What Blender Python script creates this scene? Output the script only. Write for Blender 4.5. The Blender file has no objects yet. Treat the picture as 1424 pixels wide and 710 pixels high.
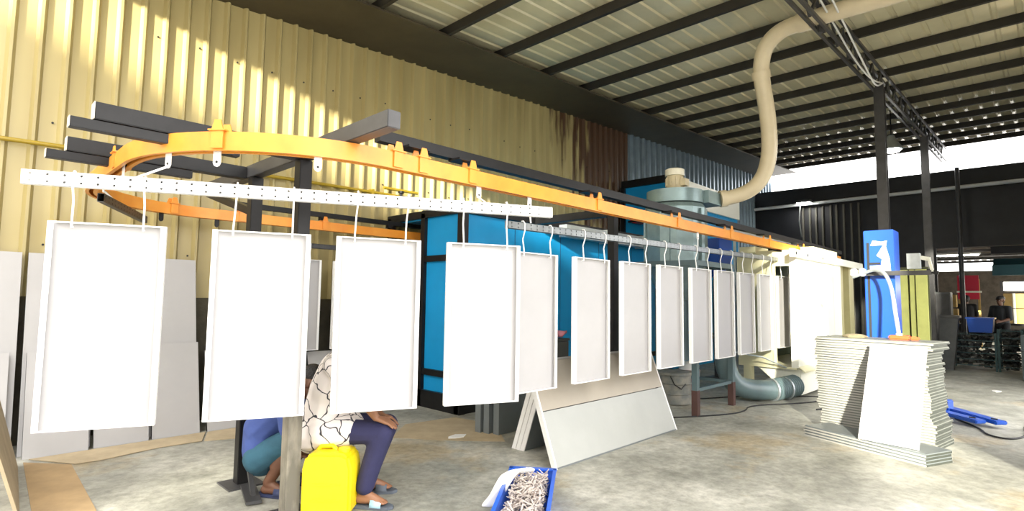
import bpy, bmesh, math, random
from mathutils import Vector, Matrix
random.seed(7)
S = bpy.context.scene
C = S.collection
PI = math.pi

# ------------------------------------------------------------------ camera
cam_d = bpy.data.cameras.new('camera'); cam = bpy.data.objects.new('camera', cam_d); C.objects.link(cam)
yaw, pitch, roll, FPX = 0.79938, 0.07684, 0.01413, 764.9
fw = Vector((math.sin(yaw)*math.cos(pitch), math.cos(yaw)*math.cos(pitch), math.sin(pitch)))
rt = Vector((math.cos(yaw), -math.sin(yaw), 0)); up = rt.cross(fw)
r2 = math.cos(roll)*rt + math.sin(roll)*up; u2 = -math.sin(roll)*rt + math.cos(roll)*up
cam.matrix_world = Matrix(((r2.x, u2.x, -fw.x, 0), (r2.y, u2.y, -fw.y, 0), (r2.z, u2.z, -fw.z, 1.45), (0, 0, 0, 1)))
cam_d.sensor_width = 36.0; cam_d.lens = FPX/1424*36.0; cam_d.clip_start = 0.05; cam_d.clip_end = 300
S.camera = cam

# ------------------------------------------------------------------ world, sun, exposure
w = bpy.data.worlds.new('sky'); S.world = w; w.use_nodes = True
bg = w.node_tree.nodes['Background']
bg.inputs['Color'].default_value = (1.0, 0.98, 0.96, 1); bg.inputs['Strength'].default_value = 3.2
sun_d = bpy.data.lights.new('sun', 'SUN'); sun = bpy.data.objects.new('sun', sun_d); C.objects.link(sun)
sun_d.energy = 9.5; sun_d.angle = math.radians(2.5); sun_d.color = (1.0, 0.95, 0.8)
sun.rotation_euler = Vector((1.0, 0.55, -0.295)).to_track_quat('-Z', 'Y').to_euler()
vs = S.view_settings
vs.view_transform = 'Standard'; vs.look = 'None'; vs.gamma = 1.0; vs.use_curve_mapping = False
vs.exposure = 1.0

# ------------------------------------------------------------------ materials
MATS = {}
def mat(name, col, rough=0.6, metal=0.0, var=0.0, vscale=4.0, col2=None, bump=0.0, bscale=30.0, emit=0.0, spec=None, stretch=None):
    if name in MATS: return MATS[name]
    m = bpy.data.materials.new(name); m.use_nodes = True
    nt = m.node_tree; b = nt.nodes['Principled BSDF']
    b.inputs['Base Color'].default_value = (*col, 1); b.inputs['Roughness'].default_value = rough; b.inputs['Metallic'].default_value = metal
    if spec is not None: b.inputs['Specular IOR Level'].default_value = spec
    if emit:
        b.inputs['Emission Color'].default_value = (*col, 1); b.inputs['Emission Strength'].default_value = emit
    if var or col2 or bump:
        tc = nt.nodes.new('ShaderNodeTexCoord'); src = tc.outputs['Object']
        if stretch:
            mp = nt.nodes.new('ShaderNodeMapping'); mp.inputs['Scale'].default_value = stretch
            nt.links.new(src, mp.inputs['Vector']); src = mp.outputs['Vector']
        if var or col2:
            n = nt.nodes.new('ShaderNodeTexNoise'); n.inputs['Scale'].default_value = vscale; n.inputs['Detail'].default_value = 6; n.inputs['Roughness'].default_value = 0.62
            nt.links.new(src, n.inputs['Vector'])
            r = nt.nodes.new('ShaderNodeValToRGB')
            c2 = col2 if col2 else tuple(max(0, c*(1-var)) for c in col)
            r.color_ramp.elements[0].position = 0.35; r.color_ramp.elements[0].color = (*c2, 1)
            r.color_ramp.elements[1].position = 0.62; r.color_ramp.elements[1].color = (*col, 1)
            nt.links.new(n.outputs['Fac'], r.inputs['Fac']); nt.links.new(r.outputs['Color'], b.inputs['Base Color'])
        if bump:
            n2 = nt.nodes.new('ShaderNodeTexNoise'); n2.inputs['Scale'].default_value = bscale; n2.inputs['Detail'].default_value = 4
            nt.links.new(src, n2.inputs['Vector'])
            bp = nt.nodes.new('ShaderNodeBump'); bp.inputs['Strength'].default_value = bump; bp.inputs['Distance'].default_value = 0.02
            nt.links.new(n2.outputs['Fac'], bp.inputs['Height']); nt.links.new(bp.outputs['Normal'], b.inputs['Normal'])
    MATS[name] = m
    return m

def concrete():
    m = bpy.data.materials.new('worn concrete'); m.use_nodes = True; nt = m.node_tree; b = nt.nodes['Principled BSDF']
    tc = nt.nodes.new('ShaderNodeTexCoord')
    def noise(s, d=8, rgh=.65):
        n = nt.nodes.new('ShaderNodeTexNoise'); n.inputs['Scale'].default_value = s; n.inputs['Detail'].default_value = d; n.inputs['Roughness'].default_value = rgh
        nt.links.new(tc.outputs['Object'], n.inputs['Vector']); return n
    def ramp(n, stops):
        r = nt.nodes.new('ShaderNodeValToRGB'); e = r.color_ramp.elements
        e[0].position, e[0].color = stops[0][0], (*stops[0][1], 1); e[1].position, e[1].color = stops[-1][0], (*stops[-1][1], 1)
        for p, c in stops[1:-1]:
            k = e.new(p); k.color = (*c, 1)
        nt.links.new(n.outputs['Fac'], r.inputs['Fac']); return r
    base = ramp(noise(1.6), [(0.3, (0.22, 0.22, 0.185)), (0.5, (0.36, 0.355, 0.305)), (0.68, (0.52, 0.51, 0.45))])
    stain = ramp(noise(0.75, 5), [(0.56, (0, 0, 0)), (0.66, (1, 1, 1))])
    fine = ramp(noise(14, 6, .7), [(0.35, (0.72, 0.72, 0.72)), (0.65, (1.12, 1.12, 1.12))])
    mx = nt.nodes.new('ShaderNodeMixRGB'); mx.inputs['Color2'].default_value = (0.42, 0.31, 0.15, 1)
    sc = nt.nodes.new('ShaderNodeMath'); sc.operation = 'MULTIPLY'; sc.inputs[1].default_value = 0.55
    nt.links.new(stain.outputs['Color'], sc.inputs[0]); nt.links.new(sc.outputs[0], mx.inputs['Fac']); nt.links.new(base.outputs['Color'], mx.inputs['Color1'])
    mu = nt.nodes.new('ShaderNodeMixRGB'); mu.blend_type = 'MULTIPLY'; mu.inputs['Fac'].default_value = 1
    nt.links.new(mx.outputs['Color'], mu.inputs['Color1']); nt.links.new(fine.outputs['Color'], mu.inputs['Color2'])
    nt.links.new(mu.outputs['Color'], b.inputs['Base Color'])
    rr = ramp(noise(2.2), [(0.3, (0.35, 0.35, 0.35)), (0.7, (0.75, 0.75, 0.75))]); nt.links.new(rr.outputs['Color'], b.inputs['Roughness'])
    bp = nt.nodes.new('ShaderNodeBump'); bp.inputs['Strength'].default_value = 0.25; bp.inputs['Distance'].default_value = 0.01
    nt.links.new(noise(20).outputs['Fac'], bp.inputs['Height']); nt.links.new(bp.outputs['Normal'], b.inputs['Normal'])
    return m
CONC = concrete()

def wall_yellow():
    m = bpy.data.materials.new('yellow painted cladding'); m.use_nodes = True; nt = m.node_tree; b = nt.nodes['Principled BSDF']
    tc = nt.nodes.new('ShaderNodeTexCoord'); geo = nt.nodes.new('ShaderNodeNewGeometry')
    mp = nt.nodes.new('ShaderNodeMapping'); mp.inputs['Scale'].default_value = (3.2, 1, 0.35); nt.links.new(geo.outputs['Position'], mp.inputs['Vector'])
    n = nt.nodes.new('ShaderNodeTexNoise'); n.inputs['Scale'].default_value = 1.6; n.inputs['Detail'].default_value = 7; nt.links.new(mp.outputs['Vector'], n.inputs['Vector'])
    sx = nt.nodes.new('ShaderNodeSeparateXYZ'); nt.links.new(geo.outputs['Position'], sx.inputs['Vector'])
    def rng(sock, a, c, lo, hi):
        r = nt.nodes.new('ShaderNodeMapRange'); r.inputs[1].default_value = a; r.inputs[2].default_value = c; r.inputs[3].default_value = lo; r.inputs[4].default_value = hi
        nt.links.new(sock, r.inputs[0]); return r.outputs[0]
    def math_(op, a, c):
        k = nt.nodes.new('ShaderNodeMath'); k.operation = op
        for i, v in enumerate((a, c)):
            if isinstance(v, (int, float)): k.inputs[i].default_value = v
            else: nt.links.new(v, k.inputs[i])
        k.use_clamp = (op != 'ADD'); return k.outputs[0]
    gx = rng(sx.outputs['X'], 6.5, 10.8, -0.25, 0.5); gz = rng(sx.outputs['Z'], 3.0, 5.2, -0.14, 0.05)
    f = math_('ADD', math_('ADD', n.outputs['Fac'], gx), gz)
    rust = rng(f, 0.62, 0.72, 0, 1)
    n2 = nt.nodes.new('ShaderNodeTexNoise'); n2.inputs['Scale'].default_value = 1.3; nt.links.new(mp.outputs['Vector'], n2.inputs['Vector'])
    r2 = nt.nodes.new('ShaderNodeValToRGB'); r2.color_ramp.elements[0].position = .3; r2.color_ramp.elements[0].color = (0.33, 0.265, 0.11, 1)
    r2.color_ramp.elements[1].position = .7; r2.color_ramp.elements[1].color = (0.43, 0.355, 0.16, 1); nt.links.new(n2.outputs['Fac'], r2.inputs['Fac'])
    mx = nt.nodes.new('ShaderNodeMixRGB'); mx.inputs['Color2'].default_value = (0.075, 0.036, 0.016, 1)
    nt.links.new(rust, mx.inputs['Fac']); nt.links.new(r2.outputs['Color'], mx.inputs['Color1']); nt.links.new(mx.outputs['Color'], b.inputs['Base Color'])
    b.inputs['Roughness'].default_value = 0.38
    return m
YEL = wall_yellow()

def shirt_mat():
    m = bpy.data.materials.new('white shirt with black line print'); m.use_nodes = True; nt = m.node_tree; b = nt.nodes['Principled BSDF']
    tc = nt.nodes.new('ShaderNodeTexCoord'); n = nt.nodes.new('ShaderNodeTexNoise'); n.inputs['Scale'].default_value = 6; nt.links.new(tc.outputs['Object'], n.inputs['Vector'])
    ad = nt.nodes.new('ShaderNodeMixRGB'); ad.inputs['Fac'].default_value = 0.16; nt.links.new(tc.outputs['Object'], ad.inputs['Color1']); nt.links.new(n.outputs['Color'], ad.inputs['Color2'])
    v = nt.nodes.new('ShaderNodeTexVoronoi'); v.feature = 'DISTANCE_TO_EDGE'; v.inputs['Scale'].default_value = 8.5; nt.links.new(ad.outputs['Color'], v.inputs['Vector'])
    r = nt.nodes.new('ShaderNodeValToRGB'); r.color_ramp.interpolation = 'LINEAR'; r.color_ramp.elements[0].position = 0.018; r.color_ramp.elements[0].color = (0.03, 0.03, 0.04, 1)
    r.color_ramp.elements[1].position = 0.034; r.color_ramp.elements[1].color = (0.78, 0.72, 0.69, 1)
    nt.links.new(v.outputs['Distance'], r.inputs['Fac']); nt.links.new(r.outputs['Color'], b.inputs['Base Color']); b.inputs['Roughness'].default_value = 0.85
    return m

BLK = mat('black painted steel', (0.012, 0.0115, 0.012), 0.42, 0.0, var=.4, vscale=6, spec=.3)
GRYSTEEL = mat('grey painted steel', (0.065, 0.064, 0.066), 0.4, 0.2, var=.3, vscale=5)
ORANGE = mat('orange rail paint', (0.80, 0.33, 0.045), 0.34, 0.0, col2=(0.74, 0.25, 0.03), vscale=2.5)
WHITE = mat('white powder coat', (0.86, 0.855, 0.84), 0.42)
FACE = mat('pale grey panel sheet', (0.44, 0.43, 0.435), 0.42, var=.06, vscale=2)
GALV = mat('galvanised steel', (0.50, 0.54, 0.55), 0.38, 0.55, var=.22, vscale=5)
ZINC = mat('zinc strip', (0.80, 0.80, 0.79), 0.36, 0.15, var=.06, vscale=8)
BLUE = mat('bright blue oven paint', (0.012, 0.31, 0.66), 0.4, var=.10, vscale=1.5, spec=.25)
RBLUE = mat('royal blue paint', (0.012, 0.085, 0.48), 0.3)
CREAM = mat('cream booth paint', (0.80, 0.76, 0.50), 0.35, var=.06, vscale=2)
CREAMW = mat('white booth paint', (0.86, 0.855, 0.74), 0.35)
PVCG = mat('grey green duct plastic', (0.13, 0.19, 0.20), 0.32, var=.15, vscale=6)
UNITG = mat('weathered galvanised housing', (0.24, 0.33, 0.34), 0.36, 0.35, var=.25, vscale=4)
TEAL = mat('teal grey paint', (0.10, 0.15, 0.16), 0.45, var=.15)
HOSE = mat('cream plastic pipe', (0.72, 0.62, 0.43), 0.35, var=.1, vscale=3)
RUBBER = mat('black rubber', (0.012, 0.012, 0.013), 0.6)
DARKWALL = mat('dark sheet cladding', (0.018, 0.019, 0.024), 0.5, var=.4, vscale=2)
BLOCK = mat('dark block wall', (0.075, 0.066, 0.045), 0.9, var=.4, vscale=3, bump=.3)
ROOF = mat('roof sheet underside', (0.78, 0.72, 0.50), 0.28, 0.25, col2=(0.65, 0.60, 0.40), vscale=1.2)
PURL = mat('dark brown purlin', (0.02, 0.017, 0.014), 0.55, var=.3)
GUTTER = mat('brown gutter sheet', (0.06, 0.047, 0.026), 0.5, var=.35, vscale=1.5)
YPIPE = mat('yellow gas pipe paint', (0.30, 0.205, 0.012), 0.4)
CARD = mat('brown cardboard', (0.42, 0.29, 0.15), 0.85, var=.25, vscale=3)
CARDL = mat('pale cardboard', (0.46, 0.37, 0.24), 0.85, var=.2, vscale=4)
LEANG = mat('grey leaning sheet', (0.40, 0.39, 0.385), 0.42, var=.07, vscale=1.5)
STONEG = mat('blue grey sheet', (0.155, 0.175, 0.18), 0.45, var=.12)
STACKG = mat('grey stacked panel', (0.19, 0.20, 0.18), 0.5, var=.2, vscale=4)
STACKE = mat('white panel edge', (0.38, 0.37, 0.335), 0.5, var=.12, vscale=9)
STACKD = mat('dark panel end', (0.055, 0.062, 0.052), 0.6, var=.3, vscale=6)
SKIN = mat('brown skin', (0.27, 0.125, 0.065), 0.5, var=.12, vscale=9)
SKIND = mat('dark brown skin', (0.15, 0.066, 0.037), 0.5, var=.12, vscale=9)
HAIR = mat('black hair', (0.008, 0.007, 0.007), 0.5, bump=.6, bscale=90)
EYEW = mat('eye white', (0.75, 0.73, 0.7), 0.3)
LIP = mat('lip', (0.17, 0.06, 0.045), 0.5)
SHIRT = shirt_mat()
TEEB = mat('blue cotton tee', (0.065, 0.105, 0.33), 0.9, var=.2, vscale=5, bump=.3, bscale=14)
SHORTS = mat('teal blue shorts', (0.035, 0.115, 0.17), 0.9, var=.25, vscale=6, bump=.3, bscale=16)
NAVY = mat('navy trousers', (0.022, 0.022, 0.075), 0.85, var=.2, vscale=6, bump=.35, bscale=14)
YCAN = mat('yellow jerrycan plastic', (0.90, 0.70, 0.008), 0.4)
SLIP = mat('grey slipper foam', (0.10, 0.115, 0.14), 0.7)
SLIPB = mat('pale blue print', (0.35, 0.55, 0.70), 0.6)
NAVYF = mat('dark blue slipper foam', (0.03, 0.04, 0.10), 0.7)
TRAYB = mat('blue tray plastic', (0.02, 0.10, 0.55), 0.38)
STRIP = mat('pale metal strip', (0.66, 0.60, 0.55), 0.5, col2=(0.30, 0.24, 0.21), vscale=40)
CLOTH = mat('white film', (0.80, 0.79, 0.77), 0.5)
RED = mat('red paint', (0.50, 0.015, 0.02), 0.35)
REDSHEET = mat('red board', (0.62, 0.03, 0.07), 0.5)
MOTOR = mat('cream motor paint', (0.66, 0.57, 0.38), 0.45, var=.15, vscale=12)
POSTD = mat('paint spattered steel', (0.13, 0.12, 0.095), 0.7, col2=(0.32, 0.29, 0.23), vscale=7, stretch=(1, 1, .35))
PINK = mat('pink cloth', (0.55, 0.20, 0.24), 0.8)
BUCKET = mat('dusty grey drum', (0.16, 0.17, 0.16), 0.7, col2=(0.30, 0.28, 0.23), vscale=6)
BROWNL = mat('red brown primer', (0.085, 0.04, 0.032), 0.7, var=.2)
LAMPE = mat('lit lamp lens', (1.0, 0.97, 0.9), 0.4, emit=30)
WINE = mat('lit window pane', (1.0, 0.97, 0.88), 0.4, emit=4)
GREENS = mat('greenish yellow screen', (0.50, 0.52, 0.16), 0.4, var=.15)
GLASSG = mat('dark green booth inside', (0.13, 0.16, 0.10), 0.4)
BWALL = mat('far blue cladding', (0.20, 0.27, 0.33), 0.3, 0.4, var=.2)
DARKT = mat('dark teal awning', (0.01, 0.06, 0.075), 0.5)
CARTON = mat('yellow carton', (0.45, 0.30, 0.10), 0.8, var=.2)
GRIME = mat('dark scrap', (0.035, 0.042, 0.045), 0.6, col2=(0.10, 0.10, 0.09), vscale=7)
WIREC = mat('teal wire basket', (0.015, 0.06, 0.065), 0.5)
GREYT = mat('grey shirt cloth', (0.05, 0.055, 0.062), 0.9)
BLACKT = mat('black shirt cloth', (0.012, 0.012, 0.014), 0.9)
SUNBLOCK = mat('sun blocker render', (0.55, 0.52, 0.46), 0.9, var=.1)

# ------------------------------------------------------------------ mesh helpers
class MB:
    def __init__(s): s.v = []; s.f = []; s.smooth = False
    def add(s, vs, fs):
        o = len(s.v); s.v += [Vector(p) for p in vs]; s.f += [tuple(i+o for i in f) for f in fs]; return s
    def box(s, a, b):
        x0, y0, z0 = a; x1, y1, z1 = b
        return s.add([(x0,y0,z0),(x1,y0,z0),(x1,y1,z0),(x0,y1,z0),(x0,y0,z1),(x1,y0,z1),(x1,y1,z1),(x0,y1,z1)],
                     [(0,3,2,1),(4,5,6,7),(0,1,5,4),(1,2,6,5),(2,3,7,6),(3,0,4,7)])
    def cbox(s, c, d): return s.box([c[i]-d[i]/2 for i in range(3)], [c[i]+d[i]/2 for i in range(3)])
    def beam(s, p0, p1, wd, ht, upv=(0, 0, 1)):
        p0 = Vector(p0); p1 = Vector(p1); d = (p1-p0).normalized(); u = Vector(upv)
        if abs(d.dot(u)) > .98: u = Vector((1, 0, 0))
        r = d.cross(u).normalized(); u = r.cross(d)
        vs = [p+r*sx*wd/2+u*sz*ht/2 for p in (p0, p1) for sx, sz in ((-1,-1),(1,-1),(1,1),(-1,1))]
        return s.add(vs, [(0,1,2,3),(7,6,5,4),(0,4,5,1),(1,5,6,2),(2,6,7,3),(3,7,4,0)])
    def tube(s, pts, r, seg=8, cap=True):
        pts = [Vector(p) for p in pts]; n = len(pts); rs = r if isinstance(r, (list, tuple)) else [r]*n
        vs = []; fs = []; prev = None
        for i, p in enumerate(pts):
            d = (pts[min(i+1, n-1)]-pts[max(i-1, 0)])
            d = d.normalized() if d.length > 1e-9 else Vector((0, 0, 1))
            if prev is None:
                a = d.cross(Vector((0, 0, 1)))
                if a.length < .05: a = d.cross(Vector((1, 0, 0)))
            else: a = prev-d*prev.dot(d)
            a.normalize(); prev = a; b = d.cross(a)
            vs += [p+(a*math.cos(2*PI*k/seg)+b*math.sin(2*PI*k/seg))*rs[i] for k in range(seg)]
        for i in range(n-1):
            for k in range(seg):
                k2 = (k+1) % seg; fs.append((i*seg+k, i*seg+k2, (i+1)*seg+k2, (i+1)*seg+k))
        if cap: fs += [tuple(range(seg-1, -1, -1)), tuple(range((n-1)*seg, n*seg))]
        s.smooth = True
        return s.add(vs, fs)
    def lathe(s, c, prof, seg=20, axis='Z', a0=0):
        vs = []; fs = []; n = len(prof)
        for r, h in prof:
            for k in range(seg):
                t = 2*PI*k/seg+a0; x, y = r*math.cos(t), r*math.sin(t)
                vs.append(Vector(c)+(Vector((x, y, h)) if axis == 'Z' else Vector((h, x, y)) if axis == 'X' else Vector((x, h, y))))
        for i in range(n-1):
            for k in range(seg):
                k2 = (k+1) % seg; fs.append((i*seg+k, i*seg+k2, (i+1)*seg+k2, (i+1)*seg+k))
        fs += [tuple(range(seg-1, -1, -1)), tuple(range((n-1)*seg, n*seg))]
        return s.add(vs, fs)
    def prism(s, poly, ext):
        n = len(poly); e = Vector(ext); vs = [Vector(p) for p in poly]; vs += [p+e for p in vs]
        return s.add(vs, [tuple(range(n-1, -1, -1)), tuple(range(n, 2*n))]+[(i, (i+1) % n, n+(i+1) % n, n+i) for i in range(n)])
    def sweep(s, path, prof):
        path = [Vector(p) for p in path]; n = len(path); m = len(prof); vs = []; fs = []
        for i, p in enumerate(path):
            d = path[min(i+1, n-1)]-path[max(i-1, 0)]; d.z = 0; d.normalize(); r = Vector((d.y, -d.x, 0))
            vs += [p+r*a+Vector((0, 0, b)) for a, b in prof]
        for i in range(n-1):
            for k in range(m):
                k2 = (k+1) % m; fs.append((i*m+k, (i+1)*m+k, (i+1)*m+k2, i*m+k2))
        fs += [tuple(range(m)), tuple(range((n-1)*m, n*m))[::-1]]
        return s.add(vs, fs)
    def build(s, name, m, parent=None, world=True, bevel=0.0, smooth=None):
        o_ = Vector((0, 0, 0))
        if parent is not None and world:
            q = parent
            while q is not None: o_ += q.location; q = q.parent
        elif parent is None and s.v:
            xs = [p.x for p in s.v]; ys = [p.y for p in s.v]; o_ = Vector(((min(xs)+max(xs))/2, (min(ys)+max(ys))/2, min(p.z for p in s.v)))
        me = bpy.data.meshes.new(name); me.from_pydata([p-o_ for p in s.v], [], s.f); me.update()
        bm = bmesh.new(); bm.from_mesh(me); bmesh.ops.recalc_face_normals(bm, faces=bm.faces)
        if bevel: bmesh.ops.bevel(bm, geom=[e for e in bm.edges if e.is_manifold and e.calc_face_angle(0) > .6], offset=bevel, segments=2, affect='EDGES', clamp_overlap=True)
        bm.to_mesh(me); bm.free()
        me.materials.append(m)
        if s.smooth if smooth is None else smooth:
            for p in me.polygons: p.use_smooth = True
            me.set_sharp_from_angle(angle=math.radians(40))
        ob = bpy.data.objects.new(name, me); C.objects.link(ob)
        if parent is not None: ob.parent = parent
        else: ob.location = o_
        return ob

def tag(o, label, cat, group=None):
    o['label'] = label; o['category'] = cat
    if group: o['group'] = group
    return o
def thing(name, label, cat, loc=(0, 0, 0), rz=0, group=None):
    o = bpy.data.objects.new(name, None); C.objects.link(o); o.location = loc; o.rotation_euler = (0, 0, rz); o.empty_display_size = .1
    return tag(o, label, cat, group)
def struct(o): o['kind'] = 'structure'; return o
def sempty(name, loc=(0, 0, 0)):
    o = bpy.data.objects.new(name, None); C.objects.link(o); o.location = loc; return struct(o)
def copy_of(o, parent=None):
    c = o.copy(); C.objects.link(c); c.parent = parent; return c
def dup(root, loc, rz, label):
    r = copy_of(root); r.location = loc; r.rotation_euler = (0, 0, rz); r['label'] = label
    for ch in root.children:
        k = copy_of(ch, r)
        for g in ch.children: copy_of(g, k)
    return r
def ORD(i): return ['first','second','third','fourth','fifth','sixth','seventh','eighth','ninth','tenth','eleventh','twelfth','thirteenth','fourteenth'][i]

# ================================================================== THE SETTING
def zroof(x): return 4.90+0.045*x
WY = 7.0
X_END = 19.0
# floor (the same slab goes on outside the open sides)
struct(MB().box((-30, -30, -.2), (48, 30, 0)).build('floor', CONC))

# corrugated left wall: one mesh object for each cladding sheet
def rib_profile(x0, n, pitch=.21, rw=.026, top=.024, dep=.046):
    pts = []
    for k in range(n):
        a = x0+k*pitch
        pts += [(a, 0), (a+pitch-rw*2-top, 0), (a+pitch-rw-top, -dep), (a+pitch-rw, -dep), (a+pitch, 0)]
    return pts+[(x0+n*pitch+.03, 0)]
wall = sempty('wall_left', (0, WY, 0))
def wall_sheet(x0, n, z0, ztop, m, yoff=0, **kw):
    pr = rib_profile(x0, n, **kw); vs = []; fs = []
    for x, y in pr: vs += [(x, WY+y+yoff, z0), (x, WY+y+yoff, ztop(x))]
    for i in range(len(pr)-1): fs.append((2*i, 2*i+2, 2*i+3, 2*i+1))
    return MB().add(vs, fs).build('cladding_sheet', m, wall)
x = -2.61; k = 0
while x < 10.9:
    wall_sheet(x, 5, 1.40, lambda q: zroof(q)+.12, YEL, yoff=-.004*(k % 2)); x += 1.05; k += 1
xb = x
while x < X_END:
    wall_sheet(x, 6, 1.40, lambda q: zroof(q)+.12, BWALL, yoff=-.004*(k % 2), pitch=.2625, rw=.04, top=.06, dep=.06); x += 1.575; k += 1
MB().box((-2.6, WY+.02, 0), (X_END+.2, WY+.25, 1.43)).build('block_dado', BLOCK, wall)
scr = MB()
for zz in (1.9, 3.1, 4.3):
    for i in range(34):
        xx = -.2+i*.42
        if random.random() < .6: scr.lathe((xx, WY-.006, zz+random.uniform(-.03, .03)), [(.011, 0), (.011, -.008)], 6, 'Y')
o = scr.build('cladding_screws', RUBBER, wall); o['kind'] = 'stuff'

# roof: sheets run along X, purlins across, gutter strip beside the wall
roof = sempty('ceiling', (0, 0, 0))
def roof_sheet(y0, n, xa, xb):
    pitch = .25; vs = []; fs = []; pr = []
    for k in range(n):
        a = y0+k*pitch
        pr += [(a, 0), (a+.17, 0), (a+.19, .022), (a+.23, .022), (a+.25, 0)]
    for y, dz in pr: vs += [(xa, y, zroof(xa)+dz+.13), (xb, y, zroof(xb)+dz+.13)]
    for i in range(len(pr)-1): fs.append((2*i, 2*i+2, 2*i+3, 2*i+1))
    return MB().add(vs, fs).build('roof_sheet', ROOF, roof)
RX0, RX1, RY0 = 0.25, 19.6, -0.6
y = RY0
while y < WY-.05:
    roof_sheet(y, 4, RX0, RX1); y += 1.0
px_ = [3.61+1.09*i for i in range(-3, 15)]
for X in px_:
    MB().beam((X, RY0, zroof(X)+.06), (X, WY, zroof(X)+.06), .055, .13).build('purlin', PURL, roof)
MB().prism([(RX0, 5.86, zroof(RX0)-.03), (RX1, 5.86, zroof(RX1)-.03), (RX1, WY, zroof(RX1)-.03), (RX0, WY, zroof(RX0)-.03)], (0, 0, .03)).build('gutter_soffit', GUTTER, roof)
MB().prism([(RX0, RY0-.1, zroof(RX0)-.1), (RX1, RY0-.1, zroof(RX1)-.1), (RX1, RY0, zroof(RX1)+.15), (RX0, RY0, zroof(RX0)+.15)], (0, 0.06, 0)).build('eave_beam', PURL, roof)

# unseen camera-side wall added to darken the panels, gap lights the booth
wf_ = sempty('wall_light_blocker', (10, -.6, 0))
for a_, b_, z_ in ((5.2, 8.0, 0), (12.8, 19.0, 0), (8.0, 12.8, 3.9)):
    MB().box((a_, -.72, z_), (b_, -.60, zroof(a_)+.1)).build('wall_panel', mat('dull light blocker sheet', (.24, .23, .19), .6), wf_)  # added unseen light blocker panels
# far end wall: dark, open strip above, open doorway to the next shed on the right
we = sempty('wall_far', (X_END, 3, 0))
MB().box((X_END, 2.15, 0), (X_END+.15, WY, 5.1)).build('wall_panel', DARKWALL, we)
MB().box((X_END, -9, 2.98), (X_END+.15, 2.15, 5.1)).build('lintel_panel', DARKWALL, we)
for i in range(9):
    yy = 3.9+i*.2+random.uniform(-.04, .04)
    MB().box((X_END-.06, yy, .2), (X_END-.001, yy+.05, 4.45)).build('wall_batten', mat('dull olive batten', (0.10, 0.095, 0.075), .6), we)
MB().box((X_END, -9.3, 0), (X_END+.15, -9, 5.1)).build('wall_end_post', DARKWALL, we)

# lattice truss with its two columns
tr = sempty('trim_1', (10, 1.85, 0)); TY = 1.87
def tz(X): return zroof(X)-.04
for X in (5.2, ):
    pass
TX0, TX1 = 4.8, 18.9
for dz, nm in ((-.02, 'top_chord'), (-.36, 'bottom_chord')):
    for dy in (-.05, .05):
        MB().beam((TX0, TY+dy, tz(TX0)+dz), (TX1, TY+dy, tz(TX1)+dz), .035, .045).build(nm, GRYSTEEL, tr)
X = TX0; fl = 0
while X < TX1-.3:
    a, b = (-.02, -.36) if fl % 2 == 0 else (-.36, -.02)
    MB().beam((X, TY, tz(X)+a), (X+.3, TY, tz(X+.3)+b), .03, .03).build('lacing_bar', GRYSTEEL, tr); X += .3; fl += 1
for i, X in enumerate((10.4, 15.0)):
    c = sempty('column_%d' % (i+1), (X, TY-.05, 0)); 
    MB().box((X-.07, TY-.12, 0), (X-.055, TY+.02, tz(X)-.38)).build('flange', GRYSTEEL, c)
    MB().box((X+.055, TY-.12, 0), (X+.07, TY+.02, tz(X)-.38)).build('flange', GRYSTEEL, c)
    MB().box((X-.055, TY-.056, 0), (X+.055, TY-.044, tz(X)-.38)).build('web', GRYSTEEL, c)
    MB().box((X-.16, TY-.21, 0), (X+.16, TY+.11, .015)).build('base_plate', GRYSTEEL, c)

# unseen walls added outside the left end, with gaps to shape the sun
blocker = sempty('sun_blocker', (-9, 6, 0))
for y0_, y1_, z0_, z1_ in ((-3.9, -1.45, 0, 6.88), (-.75, 16, 0, 6.88), (-1.45, -.75, 0, 2.78), (-1.45, -.75, 3.3, 6.88)):
    MB().box((-9.25, y0_, z0_), (-9, y1_, z1_)).build('wall_panel', SUNBLOCK, blocker)  # added unseen sun blocker panels
struct(MB().box((-9.6, -6.95, 0), (-9, -3.95, 9.0)).build('sun_blocker_tall', SUNBLOCK))
struct(MB().box((-9.6, -18, 0), (-9, -8.9, 9.0)).build('sun_blocker_corner', SUNBLOCK))

# next shed seen through the doorway
sh = sempty('next_shed', (25, 0, 0))
vs = []; fs = []
for i in range(60):
    yy = -8+i*.25
    for q, dz in ((0, 0), (.14, 0), (.17, .04), (.22, .04)): vs += [(19.3, yy+q, 3.75+dz), (30.2, yy+q, 3.28+dz)]
for i in range(len(vs)//2-1): fs.append((2*i, 2*i+2, 2*i+3, 2*i+1))
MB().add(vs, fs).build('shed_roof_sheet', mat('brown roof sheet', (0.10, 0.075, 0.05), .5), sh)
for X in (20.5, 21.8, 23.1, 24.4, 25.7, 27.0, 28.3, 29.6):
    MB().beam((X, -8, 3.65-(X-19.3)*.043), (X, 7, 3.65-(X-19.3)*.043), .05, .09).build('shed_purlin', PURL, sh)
MB().box((30.2, -8, 0), (30.4, 7, 2.86)).build('shed_back_wall', mat('brown shed wall', (0.10, 0.08, 0.06), .8, var=.4), sh)  # dark brown with mottled tone
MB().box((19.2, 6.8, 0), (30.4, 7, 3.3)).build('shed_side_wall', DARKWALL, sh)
MB().box((21.6, -8, 2.95), (21.75, 1.15, 3.5)).build('shed_beam', DARKWALL, sh)

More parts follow.
